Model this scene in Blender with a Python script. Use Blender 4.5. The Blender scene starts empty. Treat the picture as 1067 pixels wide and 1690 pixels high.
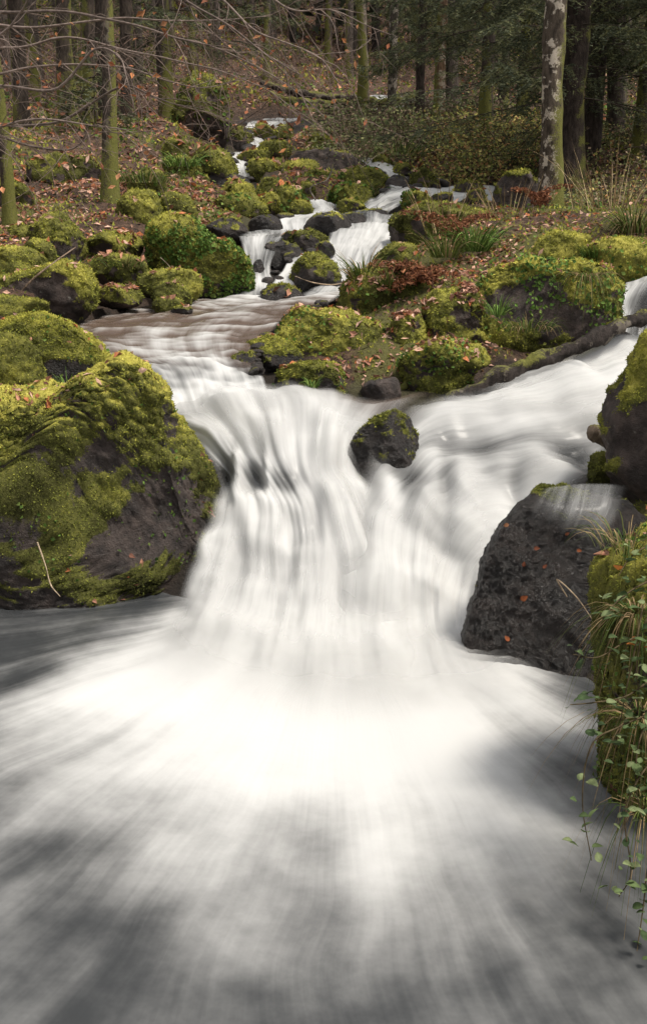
import bpy, bmesh, math, random
import numpy as np
from mathutils import Vector, kdtree

# ------------------------------------------------------------------ camera, sky, sun, exposure
scene = bpy.context.scene
R = math.radians
FPX = 1658.0                      # focal length in pixels of the 1067 x 1690 photograph
PITCH = R(15.0)
CAM_H = 1.7
cam_d = bpy.data.cameras.new("camera")
cam = bpy.data.objects.new("camera", cam_d)
scene.collection.objects.link(cam)
cam.location = (0, 0, CAM_H)
cam.rotation_euler = (R(90) - PITCH, 0, 0)
cam_d.sensor_fit = 'AUTO'
cam_d.sensor_width = 36.0
cam_d.lens = 36.0 * FPX / 1690.0
cam_d.clip_start = 0.05
cam_d.clip_end = 500
scene.camera = cam

SUN_EL, SUN_AZ = R(64), R(112)     # azimuth clockwise from +Y: from the right, a little behind the camera
world = bpy.data.worlds.new("World")
scene.world = world
world.use_nodes = True
wn = world.node_tree.nodes
wl = world.node_tree.links
sky = wn.new("ShaderNodeTexSky")
sky.sky_type = 'NISHITA'
sky.sun_disc = False
sky.sun_elevation = SUN_EL
sky.sun_rotation = SUN_AZ
sky.air_density = 1.0
sky.dust_density = 3.0
sky.ozone_density = 1.0
hs = wn.new("ShaderNodeHueSaturation")
hs.inputs['Saturation'].default_value = 0.10
wl.new(sky.outputs[0], hs.inputs['Color'])
wl.new(hs.outputs[0], wn['Background'].inputs['Color'])
wn['Background'].inputs['Strength'].default_value = 0.108

sun_d = bpy.data.lights.new("sun", 'SUN')
sun_d.energy = 2.0
sun_d.angle = R(13)
sun_d.color = (1.0, 0.93, 0.82)
sun = bpy.data.objects.new("sun", sun_d)
scene.collection.objects.link(sun)
sd = Vector((math.cos(SUN_EL) * math.sin(SUN_AZ), math.cos(SUN_EL) * math.cos(SUN_AZ), math.sin(SUN_EL)))
sun.rotation_euler = sd.to_track_quat('Z', 'Y').to_euler()
sun.location = (6, -4, 20)

scene.view_settings.view_transform = 'Standard'
scene.view_settings.look = 'None'
scene.view_settings.gamma = 1.0
scene.view_settings.exposure = 0.95
scene.render.engine = 'CYCLES'
scene.cycles.max_bounces = 6
scene.cycles.transparent_max_bounces = 12
scene.cycles.use_denoising = True

rng = np.random.default_rng(7)
COL = scene.collection


# ------------------------------------------------------------------ maths helpers
def P(px, py, d):
    """world point seen at photograph pixel (px, py), d metres ahead of the camera"""
    px = np.asarray(px, float); py = np.asarray(py, float); d = np.asarray(d, float)
    a = (px - 533.5) / FPX
    b = (845.0 - py) / FPX
    dy = math.cos(PITCH) + b * math.sin(PITCH)
    dz = -math.sin(PITCH) + b * math.cos(PITCH)
    s = d / dy
    return np.stack([a * s, d + 0 * s, CAM_H + dz * s], -1)


_prm = np.random.default_rng(3).permutation(256)
_grd = np.random.default_rng(4).normal(size=(256, 3))
_grd /= np.linalg.norm(_grd, axis=1)[:, None]


def noise(p, seed=0.0):
    p = np.asarray(p, float) + np.array([seed * 13.37, seed * 7.91, seed * 3.33])
    i = np.floor(p).astype(np.int64)
    f = p - i
    u = f * f * f * (f * (f * 6 - 15) + 10)
    out = np.zeros(len(p))
    for a in (0, 1):
        wa = u[:, 0] if a else 1 - u[:, 0]
        ha = _prm[(i[:, 0] + a) & 255]
        for b in (0, 1):
            wb = u[:, 1] if b else 1 - u[:, 1]
            hb = _prm[(ha + i[:, 1] + b) & 255]
            for c in (0, 1):
                wc = u[:, 2] if c else 1 - u[:, 2]
                g = _grd[_prm[(hb + i[:, 2] + c) & 255]]
                out += wa * wb * wc * (g[:, 0] * (f[:, 0] - a) + g[:, 1] * (f[:, 1] - b) + g[:, 2] * (f[:, 2] - c))
    return out * 1.6


def fbm(p, octv=4, seed=0.0, gain=0.5):
    o = 0; a = 1.0; p = np.asarray(p, float)
    for k in range(octv):
        o = o + a * noise(p, seed + k * 1.7)
        p = p * 2.03
        a *= gain
    return o


def sstep(a, b, x):
    t = np.clip((x - a) / (b - a), 0, 1)
    return t * t * (3 - 2 * t)


def norm(v):
    return v / np.maximum(np.linalg.norm(v, axis=-1, keepdims=True), 1e-9)


def vnormals(V, F):
    A, B, C = V[F[:, 0]], V[F[:, 1]], V[F[:, 2]]
    if F.shape[1] == 4:
        n = np.cross(C - A, V[F[:, 3]] - B)
    else:
        n = np.cross(B - A, C - A)
    out = np.zeros_like(V)
    for k in range(3):
        for c in range(F.shape[1]):
            out[:, k] += np.bincount(F[:, c], weights=n[:, k], minlength=len(V))
    return norm(out)


def crom(pts, n):
    """Catmull-Rom resampling along axis 0 to n samples"""
    pts = np.asarray(pts, float)
    m = len(pts)
    e = np.concatenate([[2 * pts[0] - pts[1]], pts, [2 * pts[-1] - pts[-2]]])
    t = np.linspace(0, m - 1, n)
    i = np.minimum(t.astype(int), m - 2)
    f = (t - i).reshape((-1,) + (1,) * (pts.ndim - 1))
    p0, p1, p2, p3 = e[i], e[i + 1], e[i + 2], e[i + 3]
    return 0.5 * (2 * p1 + (p2 - p0) * f + (2 * p0 - 5 * p1 + 4 * p2 - p3) * f ** 2 + (3 * p1 - p0 - 3 * p2 + p3) * f ** 3)


# ------------------------------------------------------------------ mesh helpers
def make_mesh(name, V, F, mat, attrs=None, col=None, uv=None, smooth=True):
    """F: (n,3) or (n,4) int array, or a list of such arrays"""
    Fs = F if isinstance(F, list) else [F]
    me = bpy.data.meshes.new(name)
    V = np.ascontiguousarray(V, dtype=np.float32)
    me.vertices.add(len(V))
    me.vertices.foreach_set("co", V.ravel())
    loops = np.concatenate([f.ravel() for f in Fs]).astype(np.int32)
    tot = np.concatenate([np.full(len(f), f.shape[1]) for f in Fs]).astype(np.int32)
    start = np.concatenate([[0], np.cumsum(tot)[:-1]]).astype(np.int32)
    me.loops.add(len(loops))
    me.loops.foreach_set("vertex_index", loops)
    me.polygons.add(len(tot))
    me.polygons.foreach_set("loop_start", start)
    me.polygons.foreach_set("loop_total", tot)
    me.update(calc_edges=True)
    me.polygons.foreach_set("use_smooth", np.full(len(tot), bool(smooth)))
    for k, v in (attrs or {}).items():
        at = me.attributes.new(k, 'FLOAT', 'POINT')
        at.data.foreach_set("value", np.ascontiguousarray(v, dtype=np.float32))
    if col is not None:
        at = me.attributes.new("col", 'FLOAT_COLOR', 'POINT')
        c4 = np.concatenate([col, np.ones((len(col), 1))], 1).astype(np.float32)
        at.data.foreach_set("color", c4.ravel())
    if uv is not None:
        l = me.uv_layers.new(name="flow")
        l.data.foreach_set("uv", np.ascontiguousarray(uv[loops], dtype=np.float32).ravel())
    me.materials.append(mat)
    return me


def link(name, me, parent=None, label=None, cat=None, group=None, kind=None, loc=None):
    o = bpy.data.objects.new(name, me)
    COL.objects.link(o)
    if parent is not None:
        o.parent = parent
    if loc is not None:
        o.location = loc
    if label:
        o["label"] = label
    if cat:
        o["category"] = cat
    if group:
        o["group"] = group
    if kind:
        o["kind"] = kind
    return o


_ico = {}


def ico(sub):
    if sub not in _ico:
        bm = bmesh.new()
        bmesh.ops.create_icosphere(bm, subdivisions=sub, radius=1.0)
        V = np.array([v.co[:] for v in bm.verts])
        F = np.array([[v.index for v in f.verts] for f in bm.faces])
        bm.free()
        _ico[sub] = (V, F)
    return _ico[sub][0].copy(), _ico[sub][1]


def tube(path, rad, sides=8, cap=True):
    path = np.asarray(path, float)
    n = len(path)
    rad = np.broadcast_to(np.asarray(rad, float), (n,))
    T = norm(np.gradient(path, axis=0))
    ref = np.array([0.0, 0, 1]) if abs(T[0, 2]) < 0.8 else np.array([1.0, 0, 0])
    S = np.zeros_like(T); U = np.zeros_like(T)
    s = norm(np.cross(T[0], ref))
    for i in range(n):
        s = s - T[i] * np.dot(s, T[i])
        s = s / max(np.linalg.norm(s), 1e-9)
        S[i] = s
        U[i] = np.cross(T[i], s)
    a = np.linspace(0, 2 * math.pi, sides, endpoint=False)
    V = path[:, None] + rad[:, None, None] * (np.cos(a)[None, :, None] * S[:, None] + np.sin(a)[None, :, None] * U[:, None])
    V = V.reshape(-1, 3)
    i = np.arange(n - 1)[:, None] * sides
    j = np.arange(sides)[None]
    k = (j + 1) % sides
    F = np.stack([i + j, i + k, i + k + sides, i + j + sides], -1).reshape(-1, 4)
    return V, F


class Acc:
    """collects many small pieces that become one mesh"""
    def __init__(self):
        self.V = []; self.F = {}; self.C = []; self.n = 0

    def add(self, V, F, C):
        V = np.asarray(V, float)
        self.V.append(V)
        C = np.asarray(C, float)
        self.C.append(np.broadcast_to(C, (len(V), 3)) if C.ndim == 1 else C)
        self.F.setdefault(F.shape[1], []).append(F + self.n)
        self.n += len(V)

    def mesh(self, name, mat, smooth=True):
        return make_mesh(name, np.concatenate(self.V), [np.concatenate(f) for f in self.F.values()], mat,
                         col=np.concatenate(self.C), smooth=smooth)


def frames(N, rot):
    """two tangents per normal, rotated by rot"""
    ref = np.where(np.abs(N[:, 2:3]) < 0.9, np.array([[0, 0, 1.0]]), np.array([[1.0, 0, 0]]))
    A = norm(np.cross(N, ref)); B = np.cross(N, A)
    c, s = np.cos(rot)[:, None], np.sin(rot)[:, None]
    return A * c + B * s, -A * s + B * c


def leaves(acc, pts, N, size, pal, tilt=0.35, fold=0.25, aspect=0.5, jitter=0.25, r=rng):
    """small folded leaf faces (two triangles each) lying on a surface"""
    n = len(pts)
    if n == 0:
        return
    N = norm(N + r.normal(size=(n, 3)) * tilt)
    A, B = frames(N, r.uniform(0, 6.283, n))
    L = (size * r.uniform(0.6, 1.25, n))[:, None]
    W = L * aspect * r.uniform(0.7, 1.2, (n, 1))
    h = N * L * fold * r.uniform(-0.3, 1.2, (n, 1))
    base = pts + N * L * 0.06
    V = np.stack([base - A * L * 0.5, base - B * W * 0.5 + h, base + A * L * 0.5 + h * 0.5, base + B * W * 0.5 + h], 1)
    F = (np.arange(n)[:, None] * 4 + np.array([[0, 1, 2, 0, 2, 3]])).reshape(-1, 3)
    pal = np.asarray(pal)
    C = pal[r.integers(0, len(pal), n)] * (1 + r.normal(size=(n, 1)) * jitter).clip(0.45, 1.7)
    acc.add(V.reshape(-1, 3), F, np.repeat(C, 4, 0))


def scatter(V, F, w, n, r=rng):
    """n random points on triangles, weighted by area * mean vertex weight w"""
    A, B, C = V[F[:, 0]], V[F[:, 1]], V[F[:, 2]]
    fn = np.cross(B - A, C - A)
    ar = np.linalg.norm(fn, axis=1) * 0.5
    p = ar * w[F].mean(1)
    tot = p.sum()
    if tot <= 0 or n <= 0:
        return np.zeros((0, 3)), np.zeros((0, 3)), np.zeros(0, int)
    idx = r.choice(len(F), n, p=p / tot)
    a, b = r.random(n), r.random(n)
    m = a + b > 1
    a[m] = 1 - a[m]; b[m] = 1 - b[m]
    pts = A[idx] + (B - A)[idx] * a[:, None] + (C - A)[idx] * b[:, None]
    return pts, norm(fn[idx]), idx


# ------------------------------------------------------------------ materials
def new_mat(name):
    m = bpy.data.materials.new(name)
    m.use_nodes = True
    m.node_tree.nodes.clear()
    return m, m.node_tree.nodes, m.node_tree.links


def nd(N, t, **kw):
    n = N.new(t)
    for k, v in kw.items():
        setattr(n, k, v)
    return n


def attr(N, name, out='Fac'):
    a = N.new("ShaderNodeAttribute")
    a.attribute_name = name
    return a.outputs[out]


def mth(N, L, op, a, b=None, c=None, clamp=False):
    n = N.new("ShaderNodeMath")
    n.operation = op
    n.use_clamp = clamp
    for i, v in enumerate((a, b, c)):
        if v is None:
            continue
        if isinstance(v, (int, float)):
            n.inputs[i].default_value = v
        else:
            L.new(v, n.inputs[i])
    return n.outputs[0]


def noi(N, L, vec, scale, detail=4, rough=0.55, out='Fac'):
    n = N.new("ShaderNodeTexNoise")
    n.inputs['Scale'].default_value = scale
    n.inputs['Detail'].default_value = detail
    n.inputs['Roughness'].default_value = rough
    if vec is not None:
        L.new(vec, n.inputs['Vector'])
    return n.outputs[out]


def mrange(N, L, v, a, b, c=0.0, d=1.0, smooth=True):
    n = N.new("ShaderNodeMapRange")
    n.interpolation_type = 'SMOOTHSTEP' if smooth else 'LINEAR'
    L.new(v, n.inputs['Value'])
    for k, x in zip(('From Min', 'From Max', 'To Min', 'To Max'), (a, b, c, d)):
        n.inputs[k].default_value = x
    return n.outputs[0]


def mixc(N, L, f, a, b):
    n = N.new("ShaderNodeMix")
    n.data_type = 'RGBA'
    for k, v in (('Factor', f), ('A', a), ('B', b)):
        s = [i for i in n.inputs if i.name == k and (i.type == 'RGBA' or k == 'Factor')][0]
        if isinstance(v, tuple):
            s.default_value = v if len(v) == 4 else v + (1,)
        elif isinstance(v, (int, float)):
            s.default_value = v
        else:
            L.new(v, s)
    return [o for o in n.outputs if o.type == 'RGBA'][0]


def mat_rock():
    m, N, L = new_mat("mossy_rock")
    geo = N.new("ShaderNodeNewGeometry")
    pos = geo.outputs['Position']
    n1 = noi(N, L, pos, 9, 6, 0.65)
    n2 = noi(N, L, pos, 55, 5, 0.7)
    n3 = noi(N, L, pos, 3.1, 3)
    rock = mixc(N, L, mrange(N, L, n1, 0.35, 0.68), (0.026, 0.018, 0.015), (0.10, 0.072, 0.060))
    lich = mrange(N, L, noi(N, L, pos, 14, 6, 0.7), 0.60, 0.70, 0, 0.6)
    lich = mth(N, L, 'MULTIPLY', lich, attr(N, "lichen"))
    rock = mixc(N, L, lich, rock, (0.30, 0.29, 0.25))
    wet = attr(N, "wet")
    hsv = N.new("ShaderNodeHueSaturation")
    L.new(mrange(N, L, wet, 0, 1, 1.0, 0.26), hsv.inputs['Value'])
    L.new(rock, hsv.inputs['Color'])
    rock = hsv.outputs[0]
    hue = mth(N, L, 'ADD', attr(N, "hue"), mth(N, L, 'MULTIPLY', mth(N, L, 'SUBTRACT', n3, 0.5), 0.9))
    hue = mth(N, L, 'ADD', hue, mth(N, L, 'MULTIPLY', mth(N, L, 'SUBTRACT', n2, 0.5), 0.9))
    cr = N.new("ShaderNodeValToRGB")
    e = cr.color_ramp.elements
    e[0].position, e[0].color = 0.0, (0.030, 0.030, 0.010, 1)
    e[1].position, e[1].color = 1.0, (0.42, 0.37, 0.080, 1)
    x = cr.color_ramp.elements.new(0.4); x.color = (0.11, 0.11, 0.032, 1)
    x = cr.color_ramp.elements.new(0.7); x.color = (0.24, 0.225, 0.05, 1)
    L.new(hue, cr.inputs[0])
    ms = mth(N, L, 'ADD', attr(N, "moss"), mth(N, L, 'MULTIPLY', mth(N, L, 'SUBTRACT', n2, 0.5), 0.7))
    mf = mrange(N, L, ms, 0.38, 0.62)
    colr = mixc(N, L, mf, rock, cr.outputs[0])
    b = N.new("ShaderNodeBsdfPrincipled")
    L.new(colr, b.inputs['Base Color'])
    rr = mth(N, L, 'MULTIPLY_ADD', wet, -0.55, 0.82)
    rr = mth(N, L, 'MAXIMUM', rr, mth(N, L, 'MULTIPLY', mf, 0.95))
    L.new(rr, b.inputs['Roughness'])
    L.new(mrange(N, L, mf, 0, 1, 0.45, 0.08), b.inputs['Specular IOR Level'])
    hgt = mth(N, L, 'ADD', mth(N, L, 'MULTIPLY', n1, 1.2), mth(N, L, 'MULTIPLY', n2, 0.5))
    n4 = noi(N, L, pos, 190, 3, 0.7)
    hgt = mth(N, L, 'ADD', hgt, mth(N, L, 'MULTIPLY', n4, 0.3))
    bp = N.new("ShaderNodeBump")
    bp.inputs['Strength'].default_value = 0.9
    bp.inputs['Distance'].default_value = 0.03
    L.new(hgt, bp.inputs['Height'])
    L.new(bp.outputs[0], b.inputs['Normal'])
    o = N.new("ShaderNodeOutputMaterial")
    L.new(b.outputs[0], o.inputs[0])
    return m


def mat_foliage(name, trans=0.3, rough=0.6, spec=0.25, nscale=40):
    m, N, L = new_mat(name)
    geo = N.new("ShaderNodeNewGeometry")
    c = attr(N, "col", 'Color')
    hsv = N.new("ShaderNodeHueSaturation")
    L.new(c, hsv.inputs['Color'])
    L.new(mrange(N, L, noi(N, L, geo.outputs['Position'], nscale, 3), 0.25, 0.75, 0.6, 1.4), hsv.inputs['Value'])
    b = N.new("ShaderNodeBsdfPrincipled")
    L.new(hsv.outputs[0], b.inputs['Base Color'])
    b.inputs['Roughness'].default_value = rough
    b.inputs['Specular IOR Level'].default_value = spec
    out = b.outputs[0]
    if trans > 0:
        t = N.new("ShaderNodeBsdfTranslucent")
        L.new(hsv.outputs[0], t.inputs['Color'])
        mx = N.new("ShaderNodeMixShader")
        mx.inputs[0].default_value = trans
        L.new(out, mx.inputs[1]); L.new(t.outputs[0], mx.inputs[2])
        out = mx.outputs[0]
    o = N.new("ShaderNodeOutputMaterial")
    L.new(out, o.inputs[0])
    return m


def mat_bark():
    m, N, L = new_mat("bark")
    geo = N.new("ShaderNodeNewGeometry")
    mp = N.new("ShaderNodeMapping")
    mp.inputs['Scale'].default_value = (1, 1, 0.35)
    L.new(geo.outputs['Position'], mp.inputs['Vector'])
    n1 = noi(N, L, mp.outputs[0], 26, 6, 0.65)
    n2 = noi(N, L, geo.outputs['Position'], 7, 5, 0.6)
    n3 = noi(N, L, geo.outputs['Position'], 70, 4, 0.7)
    base = attr(N, "col", 'Color')
    hsv = N.new("ShaderNodeHueSaturation")
    L.new(base, hsv.inputs['Color'])
    L.new(mrange(N, L, n1, 0.3, 0.7, 0.45, 1.5), hsv.inputs['Value'])
    pale = mth(N, L, 'MULTIPLY', mrange(N, L, n2, 0.53, 0.58), attr(N, "lichen"))
    c = mixc(N, L, pale, hsv.outputs[0], (0.50, 0.43, 0.35))
    ms = mth(N, L, 'ADD', attr(N, "moss"), mth(N, L, 'MULTIPLY', mth(N, L, 'SUBTRACT', n2, 0.5), 1.2))
    ms = mth(N, L, 'ADD', ms, mth(N, L, 'MULTIPLY', mth(N, L, 'SUBTRACT', n3, 0.5), 0.8))
    mcol = mixc(N, L, n3, (0.05, 0.056, 0.018), (0.21, 0.20, 0.05))
    c = mixc(N, L, mrange(N, L, ms, 0.4, 0.65), c, mcol)
    b = N.new("ShaderNodeBsdfPrincipled")
    L.new(c, b.inputs['Base Color'])
    b.inputs['Roughness'].default_value = 0.9
    b.inputs['Specular IOR Level'].default_value = 0.15
    bp = N.new("ShaderNodeBump")
    bp.inputs['Strength'].default_value = 0.8
    bp.inputs['Distance'].default_value = 0.02
    L.new(mth(N, L, 'ADD', n1, mth(N, L, 'MULTIPLY', n3, 0.6)), bp.inputs['Height'])
    L.new(bp.outputs[0], b.inputs['Normal'])
    o = N.new("ShaderNodeOutputMaterial")
    L.new(b.outputs[0], o.inputs[0])
    return m


def mat_ground():
    m, N, L = new_mat("forest_floor")
    geo = N.new("ShaderNodeNewGeometry")
    pos = geo.outputs['Position']
    n1 = noi(N, L, pos, 2.2, 4)
    n2 = noi(N, L, pos, 17, 6, 0.7)
    n3 = noi(N, L, pos, 60, 4, 0.7)
    soil = mixc(N, L, mrange(N, L, n2, 0.35, 0.7), (0.035, 0.024, 0.018), (0.15, 0.09, 0.06))
    soil = mixc(N, L, mrange(N, L, n3, 0.55, 0.75, 0, 0.7), soil, (0.30, 0.18, 0.125))
    moss = mixc(N, L, n3, (0.034, 0.034, 0.016), (0.19, 0.175, 0.055))
    mf = mth(N, L, 'ADD', attr(N, "moss"), mth(N, L, 'MULTIPLY', mth(N, L, 'SUBTRACT', n1, 0.5), 1.2))
    mf = mth(N, L, 'ADD', mf, mth(N, L, 'MULTIPLY', mth(N, L, 'SUBTRACT', n2, 0.5), 0.9))
    c = mixc(N, L, mrange(N, L, mf, 0.4, 0.65), soil, moss)
    bed = mixc(N, L, n2, (0.012, 0.011, 0.010), (0.065, 0.052, 0.042))
    c = mixc(N, L, attr(N, "bed"), c, bed)
    b = N.new("ShaderNodeBsdfPrincipled")
    L.new(c, b.inputs['Base Color'])
    L.new(mrange(N, L, attr(N, "bed"), 0, 1, 0.95, 0.4), b.inputs['Roughness'])
    b.inputs['Specular IOR Level'].default_value = 0.2
    bp = N.new("ShaderNodeBump")
    bp.inputs['Strength'].default_value = 1.0
    bp.inputs['Distance'].default_value = 0.05
    L.new(mth(N, L, 'ADD', n2, mth(N, L, 'MULTIPLY', n3, 0.5)), bp.inputs['Height'])
    L.new(bp.outputs[0], b.inputs['Normal'])
    o = N.new("ShaderNodeOutputMaterial")
    L.new(b.outputs[0], o.inputs[0])
    return m


def mat_water():
    """dark clear water and white aerated water, mixed along the flow; flow coordinates come from the sheet's own UV"""
    m, N, L = new_mat("stream_water")
    uv = N.new("ShaderNodeUVMap"); uv.uv_map = "flow"
    wob = N.new("ShaderNodeVectorMath"); wob.operation = 'MULTIPLY_ADD'
    wn_ = N.new("ShaderNodeTexNoise"); wn_.inputs['Scale'].default_value = 1.7; wn_.inputs['Detail'].default_value = 2
    L.new(uv.outputs[0], wn_.inputs['Vector'])
    L.new(wn_.outputs['Color'], wob.inputs[0])
    wob.inputs[1].default_value = (0.07, 0.10, 0)
    L.new(uv.outputs[0], wob.inputs[2])

    def st(su, sv, det, rough=0.5):
        mp = N.new("ShaderNodeMapping")
        mp.inputs['Scale'].default_value = (su, sv, 1)
        L.new(wob.outputs[0], mp.inputs['Vector'])
        return noi(N, L, mp.outputs[0], 1.0, det, rough)
    a = st(3.0, 0.55, 2)
    b_ = st(9.0, 0.8, 3)
    c_ = st(34.0, 1.5, 3, 0.6)
    s = mth(N, L, 'MULTIPLY', a, 0.46)
    s = mth(N, L, 'MULTIPLY_ADD', b_, 0.34, s)
    s = mth(N, L, 'SUBTRACT', s, 0.40)
    s = mth(N, L, 'MULTIPLY_ADD', mth(N, L, 'SUBTRACT', c_, 0.5), mth(N, L, 'MULTIPLY', attr(N, "fine"), 0.28), s)
    geo = N.new("ShaderNodeNewGeometry")
    cl = noi(N, L, geo.outputs['Position'], 3.2, 5, 0.6)
    fo = mth(N, L, 'MULTIPLY_ADD', mth(N, L, 'SUBTRACT', cl, 0.5), attr(N, "cloud"), attr(N, "foam"))
    v = mth(N, L, 'MULTIPLY_ADD', s, mth(N, L, 'MULTIPLY', attr(N, "gain"), 1.75), fo)
    fac = mrange(N, L, v, 0.0, 1.0)
    w = N.new("ShaderNodeBsdfPrincipled")
    L.new(mixc(N, L, attr(N, "tint"), (0.036, 0.038, 0.040), (0.13, 0.085, 0.06)), w.inputs['Base Color'])
    w.inputs['Roughness'].default_value = 0.32
    w.inputs['IOR'].default_value = 1.33
    w.inputs['Roughness'].default_value = 0.22
    w.inputs['Specular IOR Level'].default_value = 0.32
    f = N.new("ShaderNodeBsdfPrincipled")
    f.inputs['Base Color'].default_value = (0.69, 0.685, 0.67, 1)
    f.inputs['Roughness'].default_value = 0.7
    f.inputs['Specular IOR Level'].default_value = 0.2
    tl = N.new("ShaderNodeBsdfTranslucent")
    tl.inputs['Color'].default_value = (0.69, 0.685, 0.67, 1)
    fm = N.new("ShaderNodeMixShader"); fm.inputs[0].default_value = 0.25
    L.new(f.outputs[0], fm.inputs[1]); L.new(tl.outputs[0], fm.inputs[2])
    mx = N.new("ShaderNodeMixShader")
    L.new(fac, mx.inputs[0]); L.new(w.outputs[0], mx.inputs[1]); L.new(fm.outputs[0], mx.inputs[2])
    bp = N.new("ShaderNodeBump")
    bp.inputs['Strength'].default_value = 0.22
    bp.inputs['Distance'].default_value = 0.04
    L.new(v, bp.inputs['Height'])
    for x in (w, f):
        L.new(bp.outputs[0], x.inputs['Normal'])
    al = mth(N, L, 'MULTIPLY', attr(N, "alpha"), mth(N, L, 'MULTIPLY_ADD', fac, 0.75, mth(N, L, 'ADD', attr(N, "body"), 0.12)), clamp=True)
    tr = N.new("ShaderNodeBsdfTransparent")
    m2 = N.new("ShaderNodeMixShader")
    L.new(al, m2.inputs[0]); L.new(tr.outputs[0], m2.inputs[1]); L.new(mx.outputs[0], m2.inputs[2])
    o = N.new("ShaderNodeOutputMaterial")
    L.new(m2.outputs[0], o.inputs[0])
    return m


M_ROCK = mat_rock()
M_FOL = mat_foliage("foliage", 0.3, 0.7, 0.12)
M_MOSS = mat_foliage("moss_fronds", 0.25, 0.9, 0.05, 14)
M_DRY = mat_foliage("dead_leaf", 0.2, 0.75, 0.15)
M_TWIG = mat_foliage("twig_bark", 0.0, 0.85, 0.15)
M_BARK = mat_bark()
M_GROUND = mat_ground()
M_WATER = mat_water()

# ------------------------------------------------------------------ water sheets
WATER_PTS = []
EDGES = []


def project(W):
    f = W[:, 1] * math.cos(PITCH) - (W[:, 2] - CAM_H) * math.sin(PITCH)
    u = W[:, 1] * math.sin(PITCH) + (W[:, 2] - CAM_H) * math.cos(PITCH)
    return 533.5 + FPX * W[:, 0] / f, 845 - FPX * u / f


POOL_C = (float(P(560, 1000, 4.75)[0]), 4.75)


def pool_z(x, y):
    rr = np.hypot(x - POOL_C[0], y - POOL_C[1])
    aa = np.arctan2(x - POOL_C[0], POOL_C[1] - y)
    q = np.stack([aa * 3.0, rr * 0.8, 0 * aa], 1)
    w = noise(q, 5); w2 = noise(q * [2.6, 1.5, 1], 8)
    w3 = noise(np.stack([x * 2.2, y * 2.2, 0 * x], 1), 4)
    k0 = sstep(.25, 1.1, rr)
    z = .06 * np.exp(-(rr / .9) ** 2) + k0 * (0.03 * w * np.exp(-rr / 1.6) + 0.012 * w2 * np.exp(-rr / 3) + .03 * w3 * np.exp(-rr / 1.5))
    return z, w, w2, w3, k0


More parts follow.
